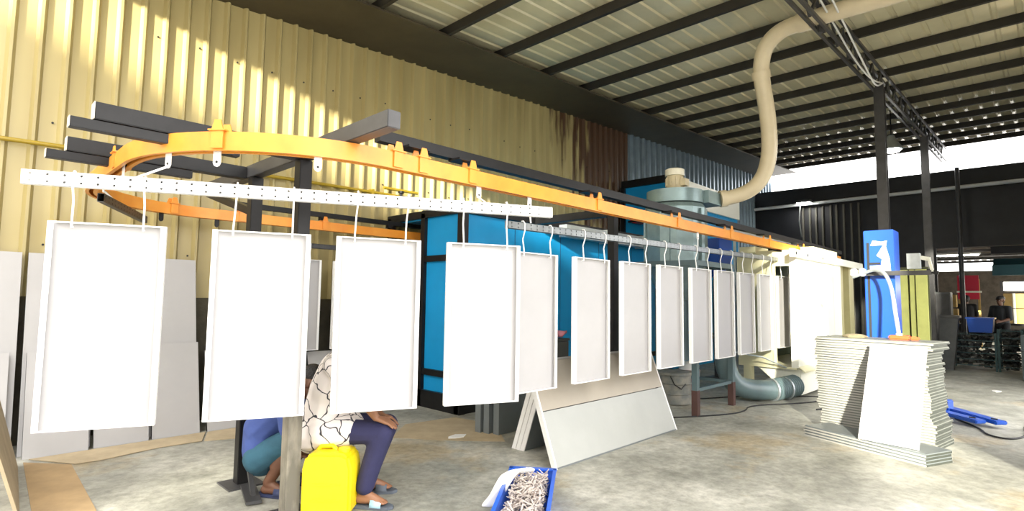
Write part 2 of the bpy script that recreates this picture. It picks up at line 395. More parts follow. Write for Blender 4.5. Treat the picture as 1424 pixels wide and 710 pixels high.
# ================================================================== CONVEYOR
rail = thing('conveyor_rail', 'orange overhead conveyor rail curving round at the left and running into the cream booth', 'rail', (1.9, 3.0, 2.27))
ZR = 2.32
path = []
def arc(cx, cy, r, a0, a1, n):
    return [(cx+r*math.cos(a0+(a1-a0)*i/n), cy+r*math.sin(a0+(a1-a0)*i/n), ZR) for i in range(n+1)]
path = [(12.6, 3.0, ZR+.0)]+[(12.6-10.6*i/10, 3.0, ZR) for i in range(1, 10)]
path += arc(1.92, 4.15, 1.15, -PI/2, -PI, 22)[0:]
path += [(.77, 4.6, ZR), (.77, 5.0, ZR)]
path += arc(1.92, 5.4, 1.15, -PI, -1.5*PI, 22)
path += [(2.6, 6.55, ZR), (3.6, 6.55, ZR), (4.85, 6.55, ZR)]
t_ = .004; W_, H_ = .038, .055
prof = [(-W_, -H_), (-W_, H_), (W_, H_), (W_, -H_), (.014, -H_), (.014, -H_+.01), (W_-.008, -H_+.01), (W_-.008, H_-.008), (-W_+.008, H_-.008), (-W_+.008, -H_+.01), (-.014, -H_+.01), (-.014, -H_)]
tk = MB().sweep(path, prof); tk.smooth = True; tk.build('track', ORANGE, rail)
def bracket(x, y, ang, hang):
    d = Vector((math.cos(ang), math.sin(ang), 0)); n = Vector((-d.y, d.x, 0)); p = Vector((x, y, ZR)); m = MB()
    for s in (-1, 1):
        q = p+n*s*(W_+.005); m.beam(q-Vector((0, 0, .05)), q+Vector((0, 0, hang)), .012, .075, d) if False else m.prism([q-d*.035-Vector((0,0,.045)), q+d*.035-Vector((0,0,.045)), q+d*.035+Vector((0,0,.06)), q+d*.018+Vector((0,0,hang)), q-d*.018+Vector((0,0,hang)), q-d*.035+Vector((0,0,.06))], n*s*.008)
    m.prism([p-d*.05-n*.06+Vector((0,0,H_)), p+d*.05-n*.06+Vector((0,0,H_)), p+d*.05+n*.06+Vector((0,0,H_)), p-d*.05+n*.06+Vector((0,0,H_))], (0, 0, .008))
    m.build('bracket', ORANGE, rail)
for x, y, a, h in [(1.98, 3.0, 0, .12), (2.18, 3.0, 0, .12), (2.62, 3.0, 0, .12), (4.2, 3.0, 0, .12), (5.75, 3.0, 0, .12), (7.2, 3.0, 0, .12), (8.6, 3.0, 0, .12), (10.2, 3.0, 0, .12),
                   (.775, 4.42, PI/2, .10), (1.06, 3.38, -.85, .12), (1.6, 6.50, .2, .12), (2.3, 6.55, 0, .12), (3.3, 6.55, 0, .12)]:
    bracket(x, y, a, h)
ob_ = thing('carrier_beam', 'long black steel tube running above the straight orange rail', 'beam', (1.95, 3.12, 2.44))
MB().beam((1.92, 3.12, 2.50), (13.2, 3.12, 2.50), .07, .075).build('tube', BLK, ob_)
for X in (2.18, 2.62, 4.2, 5.75, 7.2, 8.6, 10.2):
    MB().box((X-.09, 3.0, 2.445), (X+.09, 3.13, 2.461)).build('mounting_pad', BLK, ob_)
rb = thing('return_beam', 'black steel tube above the orange return rail by the yellow wall', 'beam', (1.7, 6.6, 2.42))
MB().beam((2.2, 6.6, 2.47), (5.0, 6.6, 2.47), .06, .06).build('tube', BLK, rb)
for X in (2.3, 3.3, 4.3):
    MB().beam((X, 6.6, 2.40), (X, 6.6, 2.44), .07, .07).build('mounting_pad', BLK, rb)

# support frame of black tubes
fr = thing('rail_gantry', 'black square tube frame on two posts carrying the curved end of the rail', 'frame', (1.68, 4.1, 0))
FX = 1.68
for yy, mm in ((3.66, POSTD), (4.5, BLK)):
    p = MB().box((FX-.044, yy-.044, .012), (FX+.044, yy+.044, 2.375)).build('post', BLK, fr, bevel=.004)
    MB().box((FX-.13, yy-.13, 0), (FX+.13, yy+.13, .012)).build('base_plate', GRYSTEEL, fr)
MB().box((FX-.047, 3.613, .0125), (FX+.047, 3.707, .80)).build('spattered_sleeve', POSTD, fr)
MB().beam((FX, 2.56, 2.43), (FX, 5.75, 2.43), .085, .10).build('beam', GRYSTEEL, fr, bevel=.004)
for yy in (3.66, 4.62):
    MB().box((.50, yy-.045, 2.375), (FX-.045, yy+.045, 2.47)).build('beam', BLK, fr, bevel=.004)
    MB().box((.40, yy-.03, 2.315), (1.25, yy+.03, 2.372)).build('short_beam', BLK, fr, bevel=.003)
    for q in (.50, .40):
        z0, z1, hw = (2.375, 2.47, .045) if q == .5 else (2.315, 2.372, .03)
        MB().box((q-.004, yy-hw, z0), (q, yy+hw, z1)).build('end_cap', mat('bare steel end', (.62, .58, .48), .45), fr)
MB().beam((FX, 4.5, 2.10), (FX+.0, 5.6, 2.38), .06, .06).build('brace', BLK, fr)
MB().beam((FX, 4.36, .02), (FX-.10, 3.98, .02), .10, .02).build('foot_strut', GRYSTEEL, fr)
MB().beam((FX-.02, 4.4, .35), (FX-.06, 4.1, .02), .03, .03).build('foot_strut', GRYSTEEL, fr)

# second support: post in front of the oven with a beam back to it
sf = thing('support_post', 'black square post before the blue oven with a beam to its top', 'frame', (5.86, 3.92, 0))
MB().box((5.81, 3.87, 0), (5.91, 3.97, 2.56)).build('post', BLK, sf, bevel=.004)
MB().box((5.81, 3.97, 2.50), (5.91, 5.20, 2.60)).build('beam', BLK, sf, bevel=.004)
MB().box((5.74, 3.80, 0), (5.98, 4.04, .012)).build('base_plate', GRYSTEEL, sf)

# trolleys hanging under the rail
def trolley(x, y, ang, label):
    t = thing('trolley', label, 'trolley', (x, y, 2.18), ang, 'conveyor trolleys under the rail')
    m = MB(); prf = [(-.022, 0, .115), (.022, 0, .115), (.022, 0, .022), (.014, 0, .006), (0, 0, 0), (-.014, 0, .006), (-.022, 0, .022)]
    m.prism([(a, -.004, c) for a, b, c in prf], (0, .008, 0)).build('tab', BLK if label.startswith('dark') else WHITE, t, world=False)
    MB().lathe((0, -.005, .028), [(.008, 0), (.008, .01)], 8, 'Y').build('pin', BLK, t, world=False)
    for s in (-1, 1):
        MB().lathe((0, s*.014, .108), [(.012, 0), (.012, .008)], 12, 'Y').build('wheel', BLK, t, world=False)
TR = [(1.05, 3.41, -.85, 'white trolley tab below the rail curve, left of the first black post'), (1.50, 3.08, -.37, 'white trolley tab hanging below the rail at the second black post'),
      (.87, 3.68, -1.2, 'white trolley tab at the start of the rail curve above the first hanging panel'), (.775, 4.35, PI/2, 'white trolley tab on the steep left part of the rail curve'),
      (.77, 4.95, PI/2, 'white trolley tab farthest round the left end of the rail curve'), (2.72, 3.0, 0, 'white trolley tab on the straight rail above the fourth hanging panel'),
      (3.28, 3.0, 0, 'white trolley tab above the overlap of the two carrier bars'), (6.3, 3.0, 0, 'white trolley tab above the middle of the second carrier bar'),
      (2.05, 6.55, 0, 'dark trolley on the return rail left of the posts'), (3.0, 6.55, 0, 'dark trolley on the return rail above the grey panel'), (1.5, 6.48, .2, 'dark trolley on the return rail beside the wall')]
for a in TR: trolley(*a)

# perforated carrier bars
def carrier(name, label, loc, ang, L, m, h=.075, tilt=0):
    t = thing(name, label, 'bar', loc, ang); 
    if tilt: t.rotation_euler = (0, tilt, ang)
    b = MB(); cell = .0745; n = int(L/cell); cell = L/n
    for i in range(n):
        x0 = i*cell; cx = x0+cell/2; z = -h/2
        for zc, hh in ((-h/4, h/2), (h/4, h/2)):
            corners = [(x0, zc-hh/2), (cx, zc-hh/2), (x0+cell, zc-hh/2), (x0+cell, zc), (x0+cell, zc+hh/2), (cx, zc+hh/2), (x0, zc+hh/2), (x0, zc)]
            ox = cx if zc < 0 else cx
            hole = [(ox+.007*math.cos(-PI*.75+PI/4*j), zc+.007*math.sin(-PI*.75+PI/4*j)) for j in range(8)]
            b.add([(a, -.02, c) for a, c in corners]+[(a, -.02, c) for a, c in hole]+[(a, -.017, c) for a, c in hole],
                  [(j, (j+1) % 8, 8+(j+1) % 8, 8+j) for j in range(8)]+[(8+j, 8+(j+1) % 8, 16+(j+1) % 8, 16+j) for j in range(8)])
    b.build('perforated_web', m, t, world=False)
    MB().box((0, -.02, h/2-.003), (L, .02, h/2)).build('top_flange', m, t, world=False)
    MB().box((0, -.02, -h/2), (L, .02, -h/2+.003)).build('bottom_flange', m, t, world=False)
    MB().box((0, .017, -h/2+.003), (L, .02, h/2-.003)).build('back_web', m, t, world=False)
    return t
A1 = math.atan2(-.423, 1)
b1a = Vector((.25, 3.884, 2.056)); L1 = 3.15
carrier('carrier_bar', 'white perforated carrier bar holding the four nearest hanging panels', b1a, A1, L1, WHITE, .078, -.012)
carrier('carrier_bar', 'silver perforated carrier bar receding from the first bar towards the booth', (3.02, 3.0, 2.02), 0, 6.65, mat('weathered zinc strip', (.30, .32, .33), .35, .5, var=.25, vscale=6), .06, -.014)
carrier('carrier_bar', 'dark perforated carrier bar turning round the left end of the rail', (.72, 4.72, 2.11), 1.15, 1.25, GRYSTEEL, .06)
carrier('carrier_bar', 'dull grey perforated carrier bar below the return rail near the wall', (2.2, 6.55, 2.06), 0, 2.15, GRYSTEEL, .06)
def rod(name, pts, r, m, label, group, cat='hook'):
    return tag(MB().tube(pts, r, 6).build(name, m), label, cat, group)
for i, (a, b, lb) in enumerate([((.87, 3.66, 2.19), (.70, 3.70, 2.09), 'thin link rod from the rail curve to the left part of the first carrier bar'), ((2.72, 3.0, 2.19), (2.68, 2.86, 2.12), 'thin link rod from the rail to the right part of the first carrier bar'),
                    ((3.28, 3.0, 2.19), (3.3, 3.0, 2.06), 'thin link rod to the near end of the second carrier bar'), ((6.3, 3.0, 2.19), (6.3, 3.0, 2.10), 'thin link rod to the middle of the second carrier bar'),
                    ((.775, 4.95, 2.19), (.84, 4.99, 2.14), 'thin link rod to the dark bar round the rail end')]):
    rod('link_rod', [a, ((a[0]+b[0])/2, (a[1]+b[1])/2, (a[2]+b[2])/2), b], .007, WHITE, lb, 'conveyor link rods')

# hanging tray panels
PW, PH = .55, 1.12
def make_panel(label, face, w_=PW, h_=PH, dep=.040, lip=.028):
    t = thing('hanging_panel', label, 'panel', (0, 0, 0), 0, 'tray panels hanging from the conveyor')
    W2 = w_/2
    MB().box((-W2+.001, dep-.003, .001), (W2-.001, dep, h_-.001)).build('sheet', face, t, world=False)
    def fl(poly, ext): MB().prism(poly, ext).build('flange', WHITE, t, world=False)
    for s in (-1, 1):
        fl([(s*W2, 0, 0), (s*(W2-lip), 0, 0), (s*(W2-lip), .003, 0), (s*(W2-.003), .003, 0), (s*(W2-.003), dep, 0), (s*W2, dep, 0)], (0, 0, h_))
    fl([(-W2+lip, 0, h_), (-W2+lip, 0, h_-lip*.3), (-W2+lip, .003, h_-lip*.3), (-W2+lip, .003, h_-.003), (-W2+lip, dep-.003, h_-.003), (-W2+lip, dep-.003, h_)], (w_-2*lip, 0, 0))
    fl([(-W2+lip, 0, 0), (-W2+lip, 0, lip*.3), (-W2+lip, .003, lip*.3), (-W2+lip, .003, .003), (-W2+lip, dep-.003, .003), (-W2+lip, dep-.003, 0)], (w_-2*lip, 0, 0))
    return t
def hooks(c, ang, ztop, zbar, who, spread=.17):
    d = Vector((math.cos(ang), math.sin(ang), 0)); n = Vector((-d.y, d.x, 0))
    for s, nm in ((-1, 'left'), (1, 'right')):
        p = Vector((c[0], c[1], 0))+d*s*spread; j = random.uniform(-.006, .006)
        pts = [p+n*.008+Vector((0, 0, ztop-.028)), p-n*.012+Vector((0, 0, ztop-.032)), p-n*.012+Vector((0, 0, ztop+.012)), p+d*j+Vector((0, 0, (ztop+zbar)/2)), p+d*(2*j)-n*.024+Vector((0, 0, zbar-.035)), p+d*(2*j)-n*.026+Vector((0, 0, zbar+.02)), p+d*(2*j)-n*.008+Vector((0, 0, zbar+.042)), p+d*(2*j)+n*.012+Vector((0, 0, zbar+.042))]
        rod('wire_hook', pts, .0055, WHITE, '%s wire hook of the %s' % (nm, who), 'wire hooks on the carrier bars')
NAMES = ['leftmost', 'second', 'third', 'fourth', 'fifth', 'sixth', 'seventh', 'eighth', 'ninth', 'tenth', 'eleventh', 'twelfth', 'thirteenth']
d1 = Vector((math.cos(A1), math.sin(A1), 0))
pp = None
PANELS = []
for i, (xa, xb_) in enumerate([(.37, .86), (1.10, 1.575), (1.74, 2.235), (2.38, 2.955)]):
    c = Vector(((xa+xb_)/2, 3.99-.423*(xa+xb_)/2-.0, 0)); PANELS.append((c, A1, .71, 2.065+.012*i))
for i, xa in enumerate([3.10, 3.89, 4.65, 5.37, 6.12, 6.82, 7.53, 8.26, 9.05]):
    PANELS.append((Vector((xa+PW/2, 3.0, 0)), 0, .70+.004*i, 2.02+.014*(xa-2.9)))
for i, (c, a, z, zb) in enumerate(PANELS):
    lb = 'white rimmed tray panel hanging from the conveyor, %s of the front row' % (NAMES[i]+(' from the left' if i else ''))
    if pp is None: pp = make_panel(lb, FACE); pp.location = (c.x, c.y, z); pp.rotation_euler = (0, 0, a)
    else: dup(pp, (c.x, c.y, z), a+random.uniform(-.012, .012), lb)
    hooks(c, a, z+PH, zb, NAMES[i]+(' hanging panel' if i == 0 else ' hanging panel from the left'), .165)
# panels still on the return side
for i, (x_, y_, a, lb) in enumerate([(3.02, 6.55, 0, 'grey panel hanging on the return rail between the second and third front panels'), (3.74, 6.55, 0, 'grey panel hanging on the return rail behind the third front panel')]):
    q = dup(pp, (x_, y_, .77), a, lb); hooks((x_, y_), a, 0.77+PH, 2.06, 'panel on the return rail' if i == 0 else 'panel on the return rail nearer the oven', .12)

# ================================================================== BY THE WALL
gp = thing('gas_pipe', 'yellow gas pipe running along the corrugated wall', 'pipe', (0, 6.9, 2.8))
MB().tube([(-2.6, 6.9, 2.80), (.27, 6.9, 2.86), (3.1, 6.9, 2.93), (5.1, 6.9, 2.94)], .022, 10).build('pipe', YPIPE, gp)
MB().tube([(4.35, 6.85, 3.02), (4.95, 6.85, 3.02)], .022, 10).build('branch_pipe', YPIPE, gp)
MB().lathe((4.65, 6.85, 2.98), [(.02, -.12), (.02, 0), (.045, .0), (.045, .03)], 10).build('valve', BLK, gp)
for X in (.9, 2.6, 4.2):
    MB().box((X-.02, 6.88, 2.82), (X+.02, 6.99, 2.98)).build('clip', YPIPE, gp)

def lean_sheet(x0, x1, ybase, ytop, h, label, m=LEANG, z0=0, th=.03, group='grey sheets leaning on the corrugated wall'):
    dz = math.sqrt(max(h*h-(ytop-ybase)**2, .01)); n = Vector((0, -dz, (ytop-ybase))).normalized()
    a = Vector((x0, ybase, z0)); u = Vector((0, ytop-ybase, dz))
    t = thing('leaning_sheet', label, 'panel', ((x0+x1)/2, ybase, z0), 0, group)
    e = Vector((x1-x0, 0, 0)); f_ = .012
    MB().prism([a, a+e, a+e+u, a+u], -n*th*.999).build('sheet', m, t)
    for p, q in ((a, u), (a+e*(1-f_/e.length), u)):
        w2 = Vector((f_, 0, 0)); MB().prism([p+n*.002, p+w2+n*.002, p+w2+q+n*.002, p+q+n*.002], -n*(th+.004)).build('folded_edge', m, t)
    return t
LS = [(-.55, .02, 6.53, 6.90, 1.85, 'tall grey sheet leaning on the wall, cut by the left edge of the photo'), (.10, .49, 6.53, 6.90, 1.85, 'tall grey sheet leaning on the wall left of the first hanging panel'), (.535, 1.05, 6.53, 6.90, 1.85, 'tall grey sheet leaning on the wall behind the left rim of the first hanging panel'),
      (1.42, 1.96, 6.53, 6.90, 1.86, 'tall grey sheet leaning on the wall between the first and second hanging panels'),
      (-.2, .44, 6.42, 6.655, .93, 'short grey sheet leaning in the lower row at the left edge'), (.56, 1.02, 6.40, 6.655, .93, 'short grey sheet below the left half of the first hanging panel'),
      (1.06, 1.50, 6.42, 6.655, .94, 'short grey sheet below the right half of the first hanging panel'), (1.53, 1.96, 6.43, 6.655, .95, 'short grey sheet right of the first hanging panel'),
      (2.03, 2.55, 6.42, 6.655, .86, 'short grey sheet behind the left part of the second hanging panel'), (2.62, 3.15, 6.42, 6.655, .80, 'short grey sheet behind the squatting man'), (3.2, 3.6, 6.42, 6.655, .78, 'short grey sheet seen between the second and third hanging panels')]
for a in LS: lean_sheet(*a)
# brown board and cardboard at the left edge
bb = thing('brown_board', 'brown board leaning upright at the lower left edge', 'board', (.2, 5.3, 0))
MB().prism([(.43, 4.75, 0), (.52, 6.18, 0), (.36, 6.10, .62), (.25, 4.7, .62)], (-.02, 0, .004)).build('sheet', CARDL, bb)
MB().beam((.235, 4.72, .625), (.352, 6.1, .625), .03, .02).build('edge_strip', CARD, bb)
def flat(name, poly, m, label, cat, th=.004, z=.001):
    return tag(MB().prism([(a, b, z) for a, b in poly], (0, 0, th)).build(name, m), label, cat)
flat('cardboard_sheet', [(.56, 6.28), (.84, 5.95), (.80, 4.6), (.72, 4.1), (.46, 4.1)], CARD, 'brown cardboard sheet lying on the floor at the lower left', 'cardboard')
flat('cardboard_strip', [(.60, 6.35), (2.0, 6.38), (1.86, 6.02), (1.5, 6.03), (1.05, 5.92), (.86, 5.93)], CARDL, 'pale cardboard strip on the floor along the leaning sheets', 'cardboard', .006, .004)
flat('cardboard_strip', [(1.88, 6.02), (2.02, 6.38), (3.1, 6.36), (2.9, 5.9), (2.3, 5.86)], CARDL, 'pale cardboard strip on the floor below the second hanging panel', 'cardboard', .006, .001)

# ================================================================== BLUE OVEN
ov = thing('curing_oven', 'bright blue curing oven in a black steel frame behind the hanging panels', 'oven', (7, 6, 0))
OX0, OX1, OY0, OY1, OZ = 4.5, 9.4, 5.25, 6.95, 2.58
MB().box((OX0+.05, OY0+.05, .22), (OX1, OY0+.10, OZ-.06)).build('front_wall', BLUE, ov)
for a in range(1, 5):
    MB().box((OX0+a*1.0, OY0+.044, .22), (OX0+a*1.0+.008, OY0+.05, OZ-.06)).build('seam', mat('dark blue seam', (.01, .10, .22), .5), ov)
MB().box((OX0+.05, OY0+.10, .22), (OX0+.10, 6.08, OZ-.06)).build('end_panel', BLUE, ov)
MB().box((OX0+.05, 6.08, 2.50), (OX0+.10, OY1, OZ-.06)).build('end_header', BLUE, ov)
MB().box((OX0+.05, OY0+.10, OZ-.06), (OX1, OY1, OZ-.02)).build('roof_panel', BLUE, ov)
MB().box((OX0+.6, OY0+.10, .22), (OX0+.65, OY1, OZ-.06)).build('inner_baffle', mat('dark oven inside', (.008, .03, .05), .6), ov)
MB().box((OX1-.05, OY0+.10, .22), (OX1, OY1, OZ-.06)).build('end_panel', BLUE, ov)
MB().box((OX0-.0, OY0-.0, 0), (OX0+.10, OY0+.10, OZ+.04)).build('corner_post', BLK, ov)
MB().box((OX0, 6.04, 0), (OX0+.09, 6.13, OZ)).build('door_post', BLK, ov)
MB().box((OX0, 6.86, 0), (OX0+.09, 6.95, OZ)).build('door_post', BLK, ov)
MB().box((OX0+.1, OY0-.01, OZ-.06), (OX1, OY0+.05, OZ+.04)).build('top_beam', BLK, ov)
MB().box((OX0, OY0+.1, OZ-.06), (OX0+.05, 6.95, OZ+.04)).build('top_beam', BLK, ov)
for z0, z1 in ((1.92, 2.0), (.42, .50)):
    MB().box((OX0+.01, OY0+.1, z0), (OX0+.05, 6.04, z1)).build('rail_band', BLK, ov)
    MB().box((OX0+.1, OY0+.01, z0), (OX1, OY0+.05, z1)).build('rail_band', BLK, ov) if z0 < 1 else None
MB().box((OX0+.0, OY0+.02, .0), (OX1, OY0+.10, .22)).build('plinth', BLK, ov)
MB().box((OX0+.0, OY0+.10, .0), (OX0+.1, 6.86, .22)).build('plinth', BLK, ov)
for z in (.75, 1.7):
    MB().box((OX0+.03, 5.34, z), (OX0+.05, 5.40, z+.14)).build('hinge', BLK, ov)

gd = thing('trunking', 'galvanised trunking along the upper front of the blue oven', 'duct', (7.8, 5.1, 2.4))
for i in range(3):
    MB().box((6.3+i*1.08, 5.02, 2.36), (6.3+i*1.08+1.07, 5.16, 2.54)).build('duct_section', GALV, gd, bevel=.004)
    MB().box((6.3+i*1.08+1.05, 5.0, 2.34), (6.3+i*1.08+1.08, 5.18, 2.56)).build('joint_flange', GALV, gd)

# taller blue oven further back
o2 = thing('tall_oven', 'taller blue oven with black edge and white upper side far back by the blue wall', 'oven', (12.4, 6.3, 0))
MB().box((10.72, 5.72, 0), (14.3, 6.9, 4.0)).build('body', BLUE, o2)
MB().box((10.65, 5.66, 3.98), (10.74, 6.9, 4.14)).build('edge_beam', BLK, o2)
MB().box((10.65, 6.82, 0), (10.72, 6.92, 4.0)).build('edge_post', BLK, o2)
MB().box((10.74, 5.66, 3.55), (14.3, 5.72, 4.12)).build('upper_white_part', CREAMW, o2)  # upper part of the front drawn white
MB().box((10.65, 5.66, 0), (10.72, 5.72, 3.98)).build('edge_post', BLUE, o2)

bu = thing('burner', 'red burner unit on the upper end of the tall blue oven', 'burner', (10.5, 6.2, 3.1))
MB().lathe((10.3, 6.35, 3.22), [(.05, 0), (.12, .02), (.12, .3), (.08, .36)], 16, 'X').build('housing', RED, bu, smooth=True)
MB().lathe((10.25, 6.08, 3.22), [(.13, 0), (.13, .12), (.05, .14)], 16, 'X').build('fan_casing', RED, bu, smooth=True)
MB().box((10.3, 5.85, 3.12), (10.6, 6.5, 3.16)).build('bracket', BLK, bu)

# dark box with pink cloth
bx = thing('tool_chest', 'dark grey chest standing in front of the blue oven', 'chest', (5.9, 4.75, 0))
MB().box((5.35, 4.55, 0), (5.78, 4.95, .90)).build('body', mat('dark olive chest', (.055, .055, .045), .5), bx, bevel=.01)
MB().box((5.34, 4.54, .90), (5.79, 4.96, .93)).build('lid', mat('dark olive chest', (.055, .055, .045), .5), bx, bevel=.006)
m = MB(); 
for i in range(7):
    for j in range(5): m.v.append(Vector((5.5+i*.05, 4.6+j*.06, .935+.03*math.sin(i*1.3+j*.9)+.035)))
m.f = [(i*5+j, (i+1)*5+j, (i+1)*5+j+1, i*5+j+1) for i in range(6) for j in range(4)]
m.smooth = True
pk = m.build('pink_cloth', PINK); tag(pk, 'crumpled pink cloth on the dark chest', 'cloth')
pk.modifiers.new('th', 'SOLIDIFY').thickness = .03

# ================================================================== POWDER RECOVERY UNIT
ru = thing('recovery_unit', 'galvanised powder recovery unit with fan on top standing on legs behind the panels', 'machine', (7.25, 3.8, 0))
cx, cy = 7.27, 3.8
MB().lathe((cx, cy, 0), [(.20, 1.45), (.44, 1.95), (.44, 2.74), (.40, 2.80)], 12).build('hopper_body', UNITG, ru)
for k in range(6):
    a = k*PI/3+.3; MB().beam((cx+.445*math.cos(a), cy+.445*math.sin(a), 1.97), (cx+.445*math.cos(a), cy+.445*math.sin(a), 2.72), .012, .03, (math.cos(a), math.sin(a), 0)).build('seam_strip', UNITG, ru)
MB().box((cx-.62, cy-.6, 1.90), (cx+.55, cy-.53, 1.97)).build('frame_bar', TEAL, ru)
MB().box((cx-.62, cy+.53, 1.90), (cx+.55, cy+.60, 1.97)).build('frame_bar', TEAL, ru)
MB().box((cx-.62, cy-.53, 1.90), (cx-.55, cy+.53, 1.97)).build('frame_bar', TEAL, ru)
MB().box((cx+.48, cy-.53, 1.90), (cx+.55, cy+.53, 1.97)).build('frame_bar', TEAL, ru)
for lx, ly in ((cx-.62, cy-.6), (cx+.48, cy-.6), (cx-.62, cy+.53), (cx+.48, cy+.53)):
    g = MB().box((lx, ly, .32), (lx+.07, ly+.07, 1.90)).build('leg', TEAL, ru)
    MB().box((lx-.004, ly-.004, 0), (lx+.074, ly+.074, .32)).build('leg_foot', BROWNL, g)
for z in (.30, .95):
    MB().box((cx-.55, cy-.58, z), (cx+.48, cy-.55, z+.04)).build('cross_bar', TEAL, ru)
    MB().box((cx+.50, cy-.53, z), (cx+.53, cy+.53, z+.04)).build('cross_bar', TEAL, ru)
MB().lathe((cx, cy, 0), [(.17, .62), (.17, 1.46)], 14).build('outlet_pipe', TEAL, ru, smooth=True)
fan = MB().lathe((cx, cy, 0), [(.28, 2.80), (.40, 2.82), (.40, 3.0), (.36, 3.01)], 28).build('fan_scroll', UNITG, ru, smooth=True)
MB().box((cx+.1, cy-.46, 2.82), (cx+.52, cy-.06, 3.0)).build('scroll_outlet', UNITG, fan)
mo = MB().lathe((cx, cy, 0), [(.14, 3.01), (.14, 3.04), (.10, 3.05), (.12, 3.08), (.12, 3.22), (.10, 3.25)], 16).build('motor', MOTOR, ru, smooth=True)
MB().lathe((cx, cy, 0), [(.135, 3.24), (.135, 3.33), (.10, 3.345)], 18).build('motor_cowl', mat('pale motor cowl', (.80, .76, .62), .45), mo, smooth=True)
MB().box((cx-.06, cy-.19, 3.08), (cx+.06, cy-.11, 3.18)).build('terminal_box', MOTOR, mo)
for k in range(10):
    a = 2*PI*k/10; MB().beam((cx+.125*math.cos(a), cy+.125*math.sin(a), 3.09), (cx+.125*math.cos(a), cy+.125*math.sin(a), 3.21), .012, .02, (math.cos(a), math.sin(a), 0)).build('cooling_fin', MOTOR, mo)

dd = thing('dust_drum', 'dusty grey drum standing under the recovery unit', 'drum', (7.45, 3.85, 0))
MB().lathe((7.3, 3.85, 0), [(.21, .0), (.23, .02), (.23, .40), (.245, .41), (.245, .44), (.22, .45)], 20).build('shell', BUCKET, dd, smooth=True)
for z in (.14, .28): MB().lathe((7.3, 3.85, 0), [(.232, z), (.24, z+.012), (.232, z+.024)], 20).build('rolling_hoop', BUCKET, dd, smooth=True)
MB().tube([(7.06, 3.78, .40), (7.02, 3.70, .30), (7.1, 3.64, .24), (7.2, 3.63, .30)], .008, 6).build('handle', BLK, dd)
bc = thing('paint_bucket', 'small pink bucket with a white rag behind the recovery unit legs', 'bucket', (8.4, 4.1, 0))
MB().lathe((8.35, 4.15, 0), [(.14, 0), (.17, .34), (.18, .34), (.18, .36), (.15, .36)], 16).build('shell', mat('dusty pink plastic', (.26, .17, .17), .6), bc, smooth=True)
MB().lathe((8.35, 4.15, 0), [(.16, .36), (.15, .42), (.08, .48), (.03, .49)], 10).build('rag', CLOTH, bc, smooth=True)

# cream pipe from the fan up to the truss
hp = thing('exhaust_pipe', 'cream plastic pipe sweeping up from the fan to the roof truss', 'pipe', (7.8, 2.9, 2.9))
raw = [(7.80, 3.36, 2.93), (7.92, 3.22, 2.96), (7.98, 3.0, 3.03), (8.0, 2.82, 3.20), (8.0, 2.73, 3.50), (7.92, 2.70, 3.85), (7.8, 2.69, 4.15), (7.68, 2.69, 4.40), (7.6, 2.685, 4.62), (7.52, 2.62, 4.82), (7.45, 2.49, 4.94), (7.4, 2.30, 5.00), (7.36, 2.08, 4.985), (7.3, 1.85, 4.96), (7.25, 1.5, 4.93), (7.2, 1.15, 4.90), (7.1, .4, 4.86), (7.0, -.5, 4.82)]
def smooth_path(pts, it=2):
    pts = [Vector(p) for p in pts]
    for _ in range(it):
        q = [pts[0]]
        for a, b in zip(pts, pts[1:]): q += [a*.75+b*.25, a*.25+b*.75]
        q.append(pts[-1]); pts = q
    return pts
MB().tube(smooth_path(raw), .105, 16).build('pipe', HOSE, hp)
for a, b in (((7.60, 2.685, 4.60), (7.645, 2.69, 4.50)), ((7.37, 2.12, 4.99), (7.33, 1.96, 4.975)), ((7.80, 3.37, 2.93), (7.86, 3.30, 2.945))):
    MB().tube([a, b], .122, 16).build('coupling', HOSE, hp)
MB().tube([(7.32, 1.87, 4.76), (7.32, 1.87, 5.12)], .03, 8).build('hanger', GRYSTEEL, hp)
for i, off in enumerate((.0, .12)):
    tag(MB().tube(smooth_path([(6.2, TY-.1-off, 5.12), (7.3, TY-.12-off, 4.9-off*.4), (8.6, TY-.1-off, 4.78-off), (9.6, TY-.1-off*.4, 4.82-off), (10.38, TY-.1, 5.0)]), .012, 8).build('conduit', ZINC), ('upper' if i == 0 else 'lower')+' grey cable conduit sagging beside the roof truss', 'conduit', 'conduits beside the truss')

# green grey elbow duct
ed = thing('elbow_duct', 'grey green plastic duct bending down to the floor and into the booth hopper', 'duct', (8.3, 3.2, 0))
q = smooth_path([(7.98, 3.42, 1.75), (7.98, 3.42, 1.2), (7.98, 3.42, .70), (8.0, 3.40, .45), (8.08, 3.32, .25), (8.25, 3.20, .17), (8.5, 3.02, .155), (8.62, 2.94, .155)])
MB().tube(q, .145, 18).build('smooth_bend', PVCG, ed)
n_ = 22; pts = []; rr = []
a_, b_ = Vector((8.60, 2.955, .155)), Vector((9.04, 2.80, .17))
for i in range(n_+1):
    f = i/n_; pts.append(a_.lerp(b_, f)+Vector((.05*math.sin(f*PI/2), 0, .02*f))); rr.append(.15+(.012 if i % 2 else 0))
MB().tube(pts, rr, 18).build('ribbed_hose', PVCG, ed)
for c_, d_ in ((Vector((8.58, 2.97, .155)), Vector((.86, -.5, 0))), (Vector((8.84, 2.875, .16)), Vector((.93, -.33, 0)))):
    MB().tube([c_-d_*.015, c_+d_*.015], .168, 18).build('clamp', GALV, ed)

